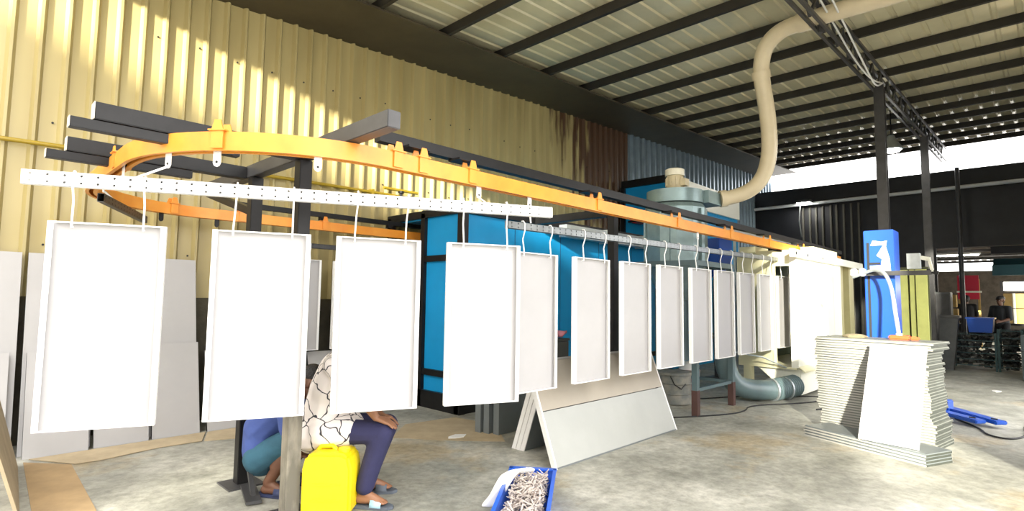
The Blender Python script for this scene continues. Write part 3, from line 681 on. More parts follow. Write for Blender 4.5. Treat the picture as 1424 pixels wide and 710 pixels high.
# ================================================================== CREAM BOOTH
bo = thing('powder_booth', 'cream powder coating booth that the panels enter at the end of the line', 'booth', (10.5, 3.2, 0))
BX0, BX1, BY0, BY1, BZ0, BZ1 = 9.0, 11.5, 2.72, 3.62, .46, 2.22
MB().box((BX0, BY0, BZ0), (BX0+.03, 2.82, BZ1)).build('entry_jamb', CREAMW, bo)
MB().box((BX0, 3.07, BZ0), (BX0+.03, BY1, BZ1)).build('entry_wall', CREAM, bo)
MB().box((BX0-.03, 3.02, BZ0), (BX0, 3.07, BZ1)).build('entry_edge', CREAM, bo)
MB().box((BX0, 2.82, 2.0), (BX0+.03, 3.07, BZ1)).build('entry_header', CREAM, bo)
for i, (a, b) in enumerate(((9.03, 10.3), (10.31, 11.0), (11.01, 11.5))):
    MB().box((a, BY0, BZ0), (b, BY0+.03, BZ1)).build('front_panel', CREAMW, bo)
MB().box((BX0+.03, BY1-.03, BZ0), (BX1, BY1, BZ1)).build('back_panel', GLASSG, bo)
MB().box((BX0, BY0+.03, BZ0-.03), (BX1, BY1, BZ0)).build('floor_panel', CREAM, bo)
MB().box((BX0+.03, BY0, BZ1), (BX1, 2.93, BZ1+.03)).build('roof_panel', CREAM, bo)
MB().box((BX0+.03, 3.07, BZ1), (BX1, BY1, BZ1+.03)).build('roof_panel', CREAM, bo)
MB().box((BX0-.3, BY0-.05, 2.12), (13.0, BY0-.001, 2.24)).build('header_beam', CREAMW, bo)
for X in (8.85, 9.4, 10.2): MB().lathe((X, BY0-.055, 2.18), [(.025, 0), (.025, .01)], 8, 'Y').build('bolt', BLK, bo)
MB().box((BX0-.06, 3.3, BZ1), (BX0+.5, 3.55, BZ1+.10)).build('roof_box', CREAM, bo)
MB().box((9.9, BY0, BZ1+.03), (11.3, BY0+.2, BZ1+.14)).build('roof_box', CREAM, bo)
for i, X in enumerate((11.56, 11.95, 12.35, 12.75)):
    MB().box((X, BY0+.06+.05*(i % 2), BZ0), (X+.17, BY0+.22, BZ1)).build('filter_column', mat('olive cream paint', (.56, .52, .28), .4, var=.1), bo)
MB().box((11.5, BY0+.3, BZ0), (13.0, BY0+.33, BZ1)).build('filter_back', mat('olive cream paint', (.56, .52, .28), .4), bo)
for lx, ly in ((9.0, 3.42), (11.35, 3.42), (11.35, 2.75), (12.9, 2.8)):
    MB().box((lx, ly, 0), (lx+.12, ly+.12, BZ0-.03)).build('leg', CREAM, bo)
MB().prism([(9.12, BY0, BZ0-.03), (10.9, BY0, BZ0-.03), (10.1, BY0, .05), (9.12, BY0, .05)], (0, .03, 0)).build('hopper_front', CREAMW, bo)
MB().prism([(9.10, 3.36, BZ0-.03), (9.10, BY0, BZ0-.03), (9.10, BY0, .05), (9.10, 2.90, .05)], (.02, 0, 0)).build('hopper_side', CREAMW, bo)
MB().prism([(9.12, 3.36, BZ0-.03), (10.9, 3.36, BZ0-.03), (10.1, 2.90, .05), (9.12, 2.90, .05)], (0, .02, 0)).build('hopper_back', CREAM, bo)
MB().prism([(9.02, BY0-.08, BZ0-.07), (11.5, BY0-.08, BZ0-.07), (11.5, BY0-.001, BZ0-.0), (9.02, BY0-.001, BZ0-.0)], (0, 0, .02)).build('drip_ledge', CREAM, bo)
MB().tube([(7.98, 3.3, .72), (8.6, 3.1, .62), (9.0, 2.9, .45)], .012, 6).build('stay_rod', GALV, bo)

# yellow green screens right of the blue column
gs = thing('booth_screen', 'yellow green ribbed screen standing right of the blue column', 'screen', (12, 1.7, 0))
for i, (a, b) in enumerate(((1.78, 1.92), (1.68, 1.75), (1.50, 1.66))):
    MB().box((12-.02*i, a, .1), (12.05, b, 2.05)).build('strip', GREENS, gs)
MB().box((12.05, 1.48, 0), (12.10, 1.95, 2.1)).build('backing', mat('dark olive back', (.06, .065, .03), .6), gs)
MB().box((11.9, 1.45, 0), (12.15, 1.97, .1)).build('base', BLK, gs)

# blue reciprocator column with gun arm
rc = thing('reciprocator_column', 'royal blue reciprocator column behind the panel stack', 'machine', (9.0, 1.64, 0))
MB().box((8.9, 1.46, .1), (9.28, 1.81, 2.45)).build('column', RBLUE, rc, bevel=.008)
MB().box((8.80, 1.36, 0), (9.4, 1.91, .1)).build('base', BLK, rc)
MB().box((8.894, 1.745, .45), (8.90, 1.775, 2.28)).build('arm_slot', RUBBER, rc)
MB().box((8.893, 1.62, 1.975), (8.90, 1.745, 2.005)).build('slot_branch', RUBBER, rc)
MB().prism([(8.894, 1.73, 2.24), (8.894, 1.70, 2.31), (8.894, 1.60, 2.285), (8.894, 1.535, 2.30), (8.894, 1.55, 2.22), (8.894, 1.51, 2.05), (8.894, 1.50, 1.87), (8.894, 1.74, 1.87), (8.894, 1.74, 1.96), (8.894, 1.61, 1.965), (8.894, 1.60, 2.05), (8.894, 1.66, 2.10), (8.894, 1.58, 2.24)], (.005, 0, 0)).build('glare_patch', mat('painted white glare', (.82, .86, .92), .7), rc)  # sun glare on the column painted as a white patch
ar = MB().box((8.76, 1.05, 1.82), (8.82, 1.95, 1.88)).build('gun_arm', GRYSTEEL, rc)
for yy in (1.90, 1.80): MB().lathe((8.72, yy, 1.86), [(.02, -.05), (.045, -.03), (.045, .04), (.02, .06)], 10).build('gun_knob', CREAMW, ar, smooth=True)
MB().box((8.74, 1.16, 1.90), (8.84, 1.30, 2.10)).build('gun_carriage', GALV, ar)
MB().beam((8.8, 1.28, 2.08), (8.8, 1.06, 2.02), .03, .05).build('carriage_arm', CREAMW, ar)
MB().beam((8.8, 1.07, 2.02), (8.8, 1.04, 1.86), .03, .05).build('carriage_arm', CREAMW, ar)
MB().beam((8.8, 1.10, 1.88), (8.8, .98, 1.84), .04, .05).build('carriage_foot', BLK, ar)
rod('powder_hose', smooth_path([(8.74, 1.92, 1.80), (8.70, 1.80, 1.84), (8.66, 1.65, 1.90), (8.60, 1.52, 1.86), (8.55, 1.44, 1.65), (8.45, 1.40, 1.35), (8.3, 1.34, 1.05), (8.25, 1.32, .6), (8.3, 1.36, .06)]), .022, GALV, 'grey powder hose looping in front of the blue column', None, 'hose')

# ================================================================== PANEL STACK
def rect_panel(fl, dv, L, dep, z, th, label, m, group, j=0):
    d = Vector((dv[0], dv[1], 0)).normalized(); n = Vector((-d.y, d.x, 0)); n = n if n.x > 0 else -n
    a = Vector((fl[0], fl[1], z))+d*random.uniform(-j, j)+n*random.uniform(-j*.5, j*.5)
    t = thing('stacked_panel', label, 'panel', tuple(a+d*L/2+n*dep/2), 0, group)
    MB().prism([a+d*.003+n*.014, a+d*(L-.003)+n*.014, a+d*(L-.003)+n*(dep-.004), a+d*.003+n*(dep-.004)], (0, 0, th-.001)).build('sheet', m, t)
    for p, q in ((a, d*L), (a+n*(dep-.003), d*L)):
        MB().prism([p, p+q, p+q+n*.0035, p+n*.0035], (0, 0, th*.56)).build('rim', STACKE, t)
    for p in (a+n*.003, a+d*(L-.003)+n*.003):
        MB().prism([p, p+d*.003, p+d*.003+n*(dep-.006), p+n*(dep-.006)], (0, 0, th*.62)).build('rim', STACKD, t)
for i in range(4):
    rect_panel((6.64, 1.97), (-.374, -.927), 1.22, .40, .001+i*.028, .0275, ['bottom', 'second', 'third', 'top'][i]+' large flat panel of the low stack under the tall stack', STONEG, 'low stack of large panels', .006)
NL = 38
for i in range(NL):
    sh_ = .03 if i < 9 else (0.0 if i < 20 else -.02)
    rect_panel((7.10-.149*sh_, 1.95-.989*sh_), (-.149, -.989), 1.08+(.05 if i > NL-4 else 0), .52, .001+i*.0278, .0272, 'thin white edged panel, '+('lowest' if i == 0 else 'topmost' if i == NL-1 else '%d%s from the bottom' % (i+1, {1:'st',2:'nd',3:'rd'}.get((i+1) % 10 if (i+1)//10 != 1 else 0, 'th')))+' of the tall stack by the booth', STACKG, 'tall stack of panels', .015)
ztop = .001+NL*.0278
# white panel leaning on the stack
lp = thing('blank_panel', 'blank white panel leaning against the tall stack of panels', 'panel', (6.37, 1.15, .114))
d = Vector((-.155, -.988, 0)); n = Vector((.988, -.155, 0)); a = Vector((6.37, 1.40, .119)); u = Vector((.565, -.02, .89)); d = d*.50
nn = d.cross(u).normalized(); nn = nn if nn.dot(n) < 0 else -nn
MB().prism([a, a+d, a+d+u, a+u], -nn*.006).build('sheet', WHITE, lp)
for p, q, e in ((a, u, d.normalized()*.012), (a+d-d.normalized()*.012, u, d.normalized()*.012)):
    MB().prism([p-nn*.006, p+e-nn*.006, p+e+q-nn*.006, p+q-nn*.006], -nn*.018).build('folded_edge', WHITE, lp)
# things on the stack
m = MB(); m.lathe((7.28, 1.60, ztop), [(.12, .0), (.13, .015), (.08, .035), (.02, .04)], 9); 
tag(m.build('brown_rag', mat('brown rag', (.30, .25, .15), .9, var=.4, vscale=20)), 'brown crumpled rag on top of the tall stack', 'rag')
og = thing('orange_tool', 'orange hand tool lying on the right end of the tall stack', 'tool', (7.3, 1.15, ztop))
MB().box((7.23, 1.08, ztop), (7.39, 1.27, ztop+.045)).build('body', mat('orange red plastic', (.75, .09, .02), .4), og, bevel=.012)
MB().box((7.27, 1.0, ztop), (7.33, 1.08, ztop+.035)).build('grip', mat('orange red plastic', (.75, .09, .02), .4), og, bevel=.01)
MB().lathe((7.30, 1.18, ztop+.045), [(.03, 0), (.03, .02)], 10).build('knob', CLOTH, og)

# blue pallet truck behind the stack
pj = thing('pallet_truck', 'blue pallet truck forks lying on the floor right of the tall stack', 'pallet truck', (8.6, .7, 0))
for o_ in (0, .32):
    a = Vector((9.15+o_*.3, 1.35-o_*1.0, .10)); b = Vector((8.62+o_*.3, .62-o_*.55, .07))
    MB().beam(a, b, .15, .045).build('fork', RBLUE, pj, bevel=.01)
    MB().lathe(tuple(b.lerp(a, .12)-Vector((0, 0, .0))), [(.035, -.03), (.035, .03)], 12, 'Y').build('roller', RUBBER, pj)
MB().beam((9.3, 1.5, .14), (9.1, .95, .14), .14, .16).build('fork_bridge', RBLUE, pj, bevel=.01)
rod('black_cable', smooth_path([(9.0, .9, .012), (8.5, .62, .012), (8.15, .55, .012), (8.05, .36, .012), (8.4, .22, .012), (9.0, .26, .012)]), .01, RUBBER, 'black cable looping on the floor by the pallet truck', None, 'cable')
for i, (pts, lb) in enumerate([([(6.0, 3.6, .008), (6.9, 3.05, .008), (7.4, 2.9, .008), (7.9, 3.05, .008), (8.6, 2.6, .008), (9.2, 2.4, .008), (10, 2.5, .008)], 'black cable snaking over the floor past the recovery unit legs'), ([(7.0, 4.4, .008), (7.9, 3.7, .008), (8.4, 3.5, .008), (9.1, 3.0, .008), (9.6, 2.4, .008), (9.0, 2.05, .008), (8.3, 2.3, .008)], 'black cable on the floor beside the elbow duct')]):
    rod('black_cable', smooth_path(pts), .009, RUBBER, lb, None, 'cable')

# ================================================================== LARGE SHEETS ON THE FLOOR
bs = thing('large_sheet', 'large two tone sheet, beige above and grey below, leaning behind the hanging panels', 'sheet', (4.8, 3.1, 0))
def on_lean(x0, x1, s0, s1, th, m, nm, off=0):
    base = Vector((0, 3.055, 0)); u = Vector((0, .36, .94)).normalized(); n = Vector((0, -.94, .36)).normalized()
    p = lambda x, s: Vector((x, 0, 0))+base+u*s+n*off
    MB().prism([p(x0, s0), p(x1, s0), p(x1, s1), p(x0, s1)], -n*th).build(nm, m, bs)
on_lean(3.735, 5.825, .012, .485, .02, mat('pale grey board', (.40, .41, .39), .4, var=.1, vscale=1.5), 'lower_panel')
on_lean(3.735, 5.825, .492, .93, .02, mat('beige board', (.40, .355, .29), .45, var=.1, vscale=1.5), 'upper_panel')
for x_ in (3.715, 5.827): on_lean(x_, x_+.018, 0, .95, .05, WHITE, 'edge_flange', .003)
on_lean(3.735, 5.825, 0, .010, .05, STONEG, 'bottom_flange', .003)
on_lean(3.735, 5.825, .932, .95, .05, LEANG, 'top_flange', .003)
for i in range(3):
    t = thing('upright_sheet', ['grey sheet with white edge, nearest the oven of three leaning against the two tone sheet', 'grey sheet with white edge, middle of three leaning against the two tone sheet', 'grey sheet with white edge, closest of three to the two tone sheet'][i], 'sheet', (4.8, 3.6, 0), 0, 'three sheets leaning from behind')
    yb = 3.79-i*.056; a = Vector((3.93, yb, 0)); u = Vector((0, 3.425-3.70, .80)); e = Vector((1.7, 0, 0)); n = Vector((0, .80, .275)).normalized()
    MB().prism([a+Vector((.014, 0, 0)), a+e, a+e+u, a+u+Vector((.014, 0, 0))], -n*.04).build('sheet', STONEG, t)
    MB().prism([a, a+Vector((.012, 0, 0)), a+Vector((.012, 0, 0))+u, a+u], -n*.046).build('edge_flange', WHITE, t)
for i, (yb, x0) in enumerate(((4.50, 4.10), (4.40, 4.13), (4.29, 4.17))):
    t = thing('dark_sheet', ['blue grey upright sheet, rearmost of the dark group behind the fifth hanging panel', 'blue grey upright sheet, middle of the dark group behind the fifth hanging panel', 'blue grey upright sheet, frontmost of the dark group behind the fifth hanging panel'][i], 'sheet', (4.8, yb, 0), 0, 'dark upright sheets by the oven')
    MB().box((x0+.012, yb-.06, 0), (x0+1.1, yb, .62)).build('sheet', STONEG, t, bevel=.003)
    MB().box((x0, yb-.075, 0), (x0+.011, yb+.008, .62)).build('edge_flange', STONEG, t)
# scraps on the floor
for i, (x_, y_, s, lb) in enumerate([(3.8, 4.47, .12, 'white paper scrap on the floor in front of the oven'), (4.42, 4.02, .09, 'white offcut on the floor by the dark upright sheets'), (12.4, .68, .13, 'pale paper scrap on the floor far right')]):
    pl = [(x_+s*random.uniform(.6, 1.2)*math.cos(k*1.05), y_+s*.6*random.uniform(.6, 1.2)*math.sin(k*1.05)) for k in range(6)]
    flat('paper_scrap', pl, CLOTH, lb, 'scrap', .008, .002)
flat('cardboard_piece', [(3.3, 4.9), (3.75, 5.3), (4.4, 5.2), (4.5, 4.6), (4.05, 4.0), (3.75, 4.3)], CARDL, 'flattened cardboard on the floor in front of the oven corner', 'cardboard', .003)

# blue tray of metal strips
tx = thing('blue_tray', 'blue plastic tray filled with thin metal strips at the bottom of the photo', 'tray', (2.76, 2.515, 0), math.atan2(-.80, .60))
# local: x to the right (along the back edge), y away from camera
tw, tl, th_ = .27, .85, .19
def wallp(p): return p
MB().box((-tw/2+.01, -tl/2+.01, 0), (tw/2-.01, tl/2-.01, .008)).build('bottom', TRAYB, tx, world=False)
for s in (-1, 1):
    MB().prism([(s*(tw/2-.012), -tl/2, 0), (s*(tw/2+.018), -tl/2, th_), (s*(tw/2+.026), -tl/2, th_), (s*(tw/2-.004), -tl/2, 0)], (0, tl, 0)).build('side', TRAYB, tx, world=False)
    MB().prism([(-tw/2, s*(tl/2-.012), 0), (tw/2, s*(tl/2-.012), 0), (tw/2+.02, s*(tl/2+.012), th_), (-tw/2-.02, s*(tl/2+.012), th_)], (0, s*.008, 0)).build('end', TRAYB, tx, world=False)
    MB().box((s*(tw/2+.026)-.012, -tl/2-.02, th_), (s*(tw/2+.026)+.012, tl/2+.02, th_+.012)).build('rim', TRAYB, tx, world=False)
    MB().box((-tw/2-.04, s*(tl/2+.016)-.02, th_), (tw/2+.04, s*(tl/2+.016)+.02, th_+.012)).build('rim', TRAYB, tx, world=False)
m = MB()
for i in range(640):
    x0 = random.uniform(-.11, .11); y0 = random.uniform(-.385, .385); z0 = random.uniform(.07, .185)+.03*(1-(x0/.15)**2); a = random.uniform(0, PI); L = random.uniform(.05, .11)
    dx, dy, dz = math.cos(a)*L/2, math.sin(a)*L/2, random.uniform(-.03, .03)
    p0 = (max(-.12, min(.12, x0-dx)), max(-.41, min(.41, y0-dy)), max(.03, z0-dz)); p1 = (max(-.12, min(.12, x0+dx)), max(-.41, min(.41, y0+dy)), z0+dz)
    if (Vector(p0)-Vector(p1)).length > .02: m.beam(p0, p1, .008, .004)
so = m.build('metal_strips', STRIP); so.parent = None
so.location = (0, 0, 0)
for v_ in so.data.vertices: pass
tag(so, 'tangled pale metal strips heaped in the blue tray', 'scrap'); so['kind'] = 'stuff'
xs = [p.x for p in m.v]; ys = [p.y for p in m.v]; off = Vector(((min(xs)+max(xs))/2, (min(ys)+max(ys))/2, min(p.z for p in m.v)))
rm = Matrix.Rotation(tx.rotation_euler.z, 4, 'Z'); so.rotation_euler = tx.rotation_euler; so.location = Vector(tx.location)+rm @ off
m = MB(); N_ = 14
for i in range(N_+1):
    f = i/N_
    for j in range(5):
        g = (j-2)*.03
        lx = -.03-.14*math.sin(f*1.5)-(0.06*max(0, f-.6)/.4) ; ly = .34-.42*f+g*.4; lz = .21+.06*math.sin(f*PI*.8)-.26*max(0, f-.45)**1.0+.012*math.sin(j*1.5+i)
        m.v.append(rm @ Vector((lx+g*.9, ly+g*.5, max(.012, lz)))+Vector(tx.location))
m.f = [(i*5+j, (i+1)*5+j, (i+1)*5+j+1, i*5+j+1) for i in range(N_) for j in range(4)]
m.smooth = True
wf = m.build('white_film', CLOTH); tag(wf, 'white plastic film strip hanging over the left side of the blue tray', 'film'); wf.modifiers.new('th', 'SOLIDIFY').thickness = .012
wf2 = wf.modifiers.new('ss', 'SUBSURF'); wf2.levels = 1; wf2.render_levels = 1

# ================================================================== YELLOW JERRYCAN
RTV = Vector((.697, -.717, 0)); AWV = Vector((.717, .697, 0))
FACE_RZ = math.atan2(RTV.y, RTV.x)
jc_loc = Vector((1.92, 3.55, 0)); man_loc = Vector((2.0, 3.56, 0))-RTV*.13+AWV*.10
jc = thing('jerrycan', 'bright yellow plastic jerrycan used as a seat', 'jerrycan', jc_loc, FACE_RZ); jc.scale = (.95, 1.15, 1.0)
m = MB()
prof_ = [(-.172, .03), (-.172, .30), (-.150, .385), (-.10, .405), (.10, .405), (.150, .385), (.172, .30), (.172, .03), (.155, .0), (-.155, .0)]
m.prism([(a, -.11, b) for a, b in prof_], (0, .22, 0)); m.build('body', YCAN, jc, world=False, bevel=.018, smooth=True)
MB().tube([(-.10, 0, .40), (-.08, 0, .425), (.0, 0, .428), (.03, 0, .40)], .016, 10).build('handle', YCAN, jc, world=False)
MB().lathe((.095, -.03, .395), [(.034, 0), (.034, .012), (.04, .012), (.04, .028), (.026, .028)], 18).build('cap', YCAN, jc, world=False, smooth=True)
for z in (.10, .20): MB().box((-.10, -.114, z), (.10, -.11, z+.012)).build('moulded_rib', YCAN, jc, world=False)

# ================================================================== PEOPLE
def capsule_mesh(caps):
    bm = bmesh.new()
    for c in caps:
        p0, r0, p1, r1 = Vector(c[0]), c[1], Vector(c[2]), c[3]
        fl = c[4] if len(c) > 4 else None
        d = p1-p0; L = d.length; dn = d.normalized() if L > 1e-6 else Vector((0, 0, 1))
        a = dn.cross(Vector((0, 1, 0)));
        if a.length < .1: a = dn.cross(Vector((1, 0, 0)))
        a.normalize(); b = dn.cross(a); seg = 12; rings = []
        prof = [(-math.cos(t*PI/8)*r0, math.sin(t*PI/8)*r0) for t in range(1, 5)]+[(L+math.sin(t*PI/8)*r1, math.cos(t*PI/8)*r1) for t in range(0, 4)]
        sa, sb = fl if fl else (1, 1)
        bot = bm.verts.new(p0-dn*r0); top = bm.verts.new(p1+dn*r1)
        for h, r in prof:
            rings.append([bm.verts.new(p0+dn*h+(a*sa*math.cos(2*PI*k/seg)+b*sb*math.sin(2*PI*k/seg))*r) for k in range(seg)])
        for i in range(len(rings)-1):
            for k in range(seg): bm.faces.new((rings[i][k], rings[i][(k+1) % seg], rings[i+1][(k+1) % seg], rings[i+1][k]))
        for k in range(seg):
            bm.faces.new((bot, rings[0][(k+1) % seg], rings[0][k])); bm.faces.new((top, rings[-1][k], rings[-1][(k+1) % seg]))
    bmesh.ops.recalc_face_normals(bm, faces=bm.faces)
    me = bpy.data.meshes.new('caps'); bm.to_mesh(me); bm.free(); return me
def blob(name, caps, m, parent, voxel=.012, smooth=6, wrinkle=0):
    me = capsule_mesh(caps); o = bpy.data.objects.new(name, me); C.objects.link(o)
    md = o.modifiers.new('r', 'REMESH'); md.mode = 'VOXEL'; md.voxel_size = voxel
    sm = o.modifiers.new('s', 'SMOOTH'); sm.iterations = smooth; sm.factor = .5
    dg = bpy.context.evaluated_depsgraph_get(); dg.update()
    nm = bpy.data.meshes.new_from_object(o.evaluated_get(dg)); nm.name = name
    o.modifiers.clear(); o.data = nm; nm.materials.clear(); nm.materials.append(m)
    for p in nm.polygons: p.use_smooth = True
    o.parent = parent
    return o
def hand_caps(w, fdir, side, curl, s=1.0, thumb=1):
    """palm and five fingers; w wrist, fdir along the hand, side = towards the thumb, curl = bending direction"""
    w = Vector(w); f = Vector(fdir).normalized(); sd = Vector(side).normalized(); cu = Vector(curl).normalized(); out = []
    pe = w+f*.085*s
    for k in (-.024, -.008, .008, .024): out.append((w+sd*k*.7*s, .017*s, pe+sd*k*1.25*s, .0135*s))
    for k, L in ((.030, .066), (.011, .078), (-.009, .073), (-.028, .056)):
        b = pe+sd*k*s; m1 = b+(f*.9+cu*.35+sd*k*3).normalized()*L*.45*s; m2 = m1+(f*.6+cu*.8+sd*k*2).normalized()*L*.33*s; m3 = m2+(f*.3+cu*.95).normalized()*L*.27*s
        out += [(b, .0098*s, m1, .0092*s), (m1, .0092*s, m2, .0085*s), (m2, .0085*s, m3, .0072*s)]
    t0 = w+f*.022*s+sd*.022*s; t1 = t0+(f*.55+sd*.8+cu*.1).normalized()*.045*s; t2 = t1+(f*.85+sd*.35+cu*.3).normalized()*.032*s
    out += [(t0, .0145*s, t1, .011*s), (t1, .011*s, t2, .0085*s)]
    return out
def foot_caps(h, d, s=1.0):
    h = Vector(h); d = Vector(d).normalized(); sd = Vector((-d.y, d.x, 0)); z = Vector((0, 0, 1)); out = []
    out += [(h-z*.0, .034*s, h+d*.10*s-z*.0, .034*s), (h+d*.02*s+z*.045*s, .036*s, h+d*.14*s+z*.0, .026*s), (h+d*.10*s, .034*s, h+d*.17*s-z*.012*s, .024*s)]
    for k in (-.03, -.015, 0, .015, .03): out.append((h+d*.13*s+sd*k*.7*s-z*.01, .018*s, h+d*(.205-abs(k)*.5)*s+sd*k*s-z*.018*s, .011*s))
    return out
def head_caps(c, f, u, s=1.0):
    c = Vector(c); f = Vector(f).normalized(); u = Vector(u).normalized(); l = u.cross(f)
    o = [(c+u*.02*s-f*.025*s, .088*s, c+u*.025*s+f*.02*s, .082*s), (c-u*.05*s+f*.035*s, .056*s, c-u*.085*s+f*.06*s, .036*s), (c+f*.065*s+u*.02*s, .045*s, c+f*.07*s-u*.04*s, .04*s),
         (c+f*.098*s+u*.005*s, .010*s, c+f*.118*s-u*.028*s, .015*s), (c+f*.09*s-u*.062*s-l*.018*s, .009*s, c+f*.09*s-u*.062*s+l*.018*s, .009*s), (c+f*.092*s+u*.03*s-l*.03*s, .014*s, c+f*.092*s+u*.03*s+l*.03*s, .014*s)]
    for q in (-1, 1): o.append((c+l*q*.085*s+u*.015*s-f*.005*s, .016*s, c+l*q*.083*s-u*.022*s, .010*s))
    return o
def face_bits(c, f, u, parent, s=1.0):
    c = Vector(c); f = Vector(f).normalized(); u = Vector(u).normalized(); l = u.cross(f)
    for q in (-1, 1):
        e = c+f*.094*s+l*q*.034*s+u*.010*s
        MB().lathe(tuple(e), [(.004, -.009), (.010, -.005), (.012, 0), (.010, .005), (.004, .009)], 10).build('eye', EYEW, parent, world=False, smooth=True)
        e2 = e+f*.008*s; MB().lathe(tuple(e2), [(.002, -.006), (.006, 0), (.002, .006)], 8).build('iris', HAIR, parent, world=False, smooth=True)
        MB().tube([e+u*.022*s+l*.016*s-f*.002, e+u*.027*s+f*.009, e+u*.022*s-l*.016*s+f*.0], .005*s, 6).build('eyebrow', HAIR, parent, world=False)
    MB().tube([c+f*.089*s-u*.062*s-l*.024*s, c+f*.101*s-u*.062*s, c+f*.089*s-u*.062*s+l*.024*s], .006*s, 6).build('mouth', LIP, parent, world=False)
def hair_cap(c, f, u, parent, s=1.0):
    c = Vector(c); f = Vector(f).normalized(); u = Vector(u).normalized()
    blob('hair', [(c+u*.04*s-f*.04*s, .090*s, c+u*.052*s+f*.028*s, .078*s), (c-u*.035*s-f*.06*s, .062*s, c+u*.03*s-f*.05*s, .08*s)], HAIR, parent, .010*s, 3)
def slipper(name, label, loc, rz, m, strap, s=1.0):
    t = thing(name, label, 'slipper', loc, rz, 'slippers on the two men')
    pl = []
    for x_, y_ in [(-.07, -.032), (-.08, 0), (-.07, .032), (0, .036), (.09, .046), (.16, .046), (.195, .02), (.20, -.01), (.17, -.042), (.09, -.042), (0, -.032)]: pl.append((x_*s, y_*s, 0))
    MB().prism(pl, (0, 0, .022)).build('sole', m, t, world=False, bevel=.005)
    st = MB()
    for i in range(9):
        a = PI*i/8
        for q in (0, 1): st.v.append(Vector(((.06+q*.07)*s, -.046*math.cos(a)*s, .018+.062*math.sin(a)*(1-.25*q))))
    st.f = [(2*i, 2*i+1, 2*i+3, 2*i+2) for i in range(8)]; st.smooth = True
    so_ = st.build('strap', strap, t, world=False); so_.modifiers.new('t', 'SOLIDIFY').thickness = .006
    return t

# --- seated man; local x = facing (to the right in the photo), local y = away from the camera, z up
sm = thing('person', 'man in a white shirt with black lines and navy trousers sitting on the yellow jerrycan', 'person', man_loc, FACE_RZ)
hc = Vector((.155, .03, 1.19)); hf = Vector((.93, .1, -.35)); hu = Vector((.35, 0, .93))
KN, KF = Vector((.40, -.10, .505)), Vector((.38, .16, .50))
AN, AF = Vector((.28, -.11, .115)), Vector((.24, .17, .115))
SHN, SHF = Vector((.075, -.185, .965)), Vector((.075, .215, .965))
ELN, ELF = Vector((.30, -.20, .735)), Vector((.14, .24, .69))
WRN, WRF = Vector((.365, -.145, .615)), Vector((.34, .10, .585))
body = [((-.03, .02, .52), .125, (0, .02, .75), .12, (1, 1.25)), ((0, .02, .75), .12, (.05, .015, .93), .115, (1, 1.35)), ((.055, -.12, .965), .06, (.055, .15, .965), .06), ((.07, .02, .98), .055, (.13, .025, 1.12), .05)]
body += [(SHN, .058, ELN, .043), (ELN, .043, WRN, .028), (SHF, .058, ELF, .043), (ELF, .043, WRF, .028)]
body += [((-.02, -.06, .50), .09, KN, .062), (KN, .06, AN, .038), ((-.02, .11, .50), .09, KF, .062), (KF, .06, AF, .038)]
body += hand_caps(WRN, (.62, .15, -.25), (.1, .9, .1), (.55, 0, -.85), 1.0)+hand_caps(WRF, (.8, -.25, -.15), (.1, -.9, .2), (.4, 0, -.9), 1.0)
body += foot_caps(AN+Vector((-.02, 0, -.055)), (1, -.10, 0), .95)+foot_caps(AF+Vector((-.02, 0, -.055)), (1, .12, 0), .95)
body += head_caps(hc, hf, hu)
blob('body', body, SKIN, sm, .0065, 5)
face_bits(hc, hf, hu, sm); hair_cap(hc, hf, hu, sm)
shirt = [((-.05, .02, .50), .150, (-.04, .02, .62), .150, (1, 1.22)), ((-.04, .02, .62), .150, (0, .02, .78), .150, (1, 1.25)), ((0, .02, .78), .150, (.045, .015, .92), .135, (1, 1.4)), ((.055, -.13, .965), .078, (.055, .16, .965), .078), ((.07, .02, .99), .07, (.085, .02, 1.02), .066),
         (SHN, .075, SHN.lerp(ELN, .78), .07), (SHF, .075, SHF.lerp(ELF, .78), .07), ((-.10, .02, .47), .150, (.10, .02, .50), .145, (1, 1.25)), ((-.02, -.07, .50), .125, (.13, -.08, .51), .112)]
blob('shirt', shirt, SHIRT, sm, .011, 6)
tro = [((-.05, .02, .485), .110, (.02, .02, .49), .108, (1, 1.2)), ((-.02, -.06, .495), .098, KN, .078), ((-.02, .11, .495), .102, KF, .078), (KN, .078, AN+Vector((.015, 0, .03)), .066), (KF, .078, AF+Vector((.015, 0, .03)), .066)]
blob('trousers', tro, NAVY, sm, .010, 4)
def wpt(lx, ly): v = man_loc+RTV*lx+AWV*ly; return (v.x, v.y, 0)
slipper('slipper', 'grey slipper with pale blue print on the near foot of the seated man', wpt(AN.x+.0, AN.y), FACE_RZ-.10, SLIP, SLIPB, 1.12)
slipper('slipper', 'grey slipper on the far foot of the seated man', wpt(AF.x+.0, AF.y), FACE_RZ+.12, SLIP, SLIP, 1.12)

# --- squatting man
sq_loc = Vector((1.80, 4.175, 0))
sq = thing('person', 'man in a blue T-shirt and teal shorts squatting behind the black post', 'person', sq_loc, FACE_RZ)
hc = Vector((.255, .02, .79)); hf = Vector((.8, 0, -.6)); hu = Vector((.6, 0, .8))
HN, HF = Vector((-.09, -.08, .26)), Vector((-.09, .10, .26)); KN, KF = Vector((.23, -.15, .45)), Vector((.24, .17, .46)); AN, AF = Vector((.0, -.11, .10)), Vector((.04, .14, .10))
SHN, SHF = Vector((.13, -.17, .64)), Vector((.13, .18, .64)); ELN, ELF = Vector((.17, -.20, .40)), Vector((.22, .2, .42)); WRN, WRF = Vector((.26, -.12, .30)), Vector((.30, .12, .31))
body = [((-.09, .01, .28), .12, (-.09, .01, .45), .11, (1, 1.25)), ((-.09, .01, .45), .11, (.08, .005, .62), .11, (1, 1.3)), ((.1, -.12, .645), .055, (.1, .13, .645), .055), ((.12, 0, .66), .05, (.21, .01, .74), .047)]
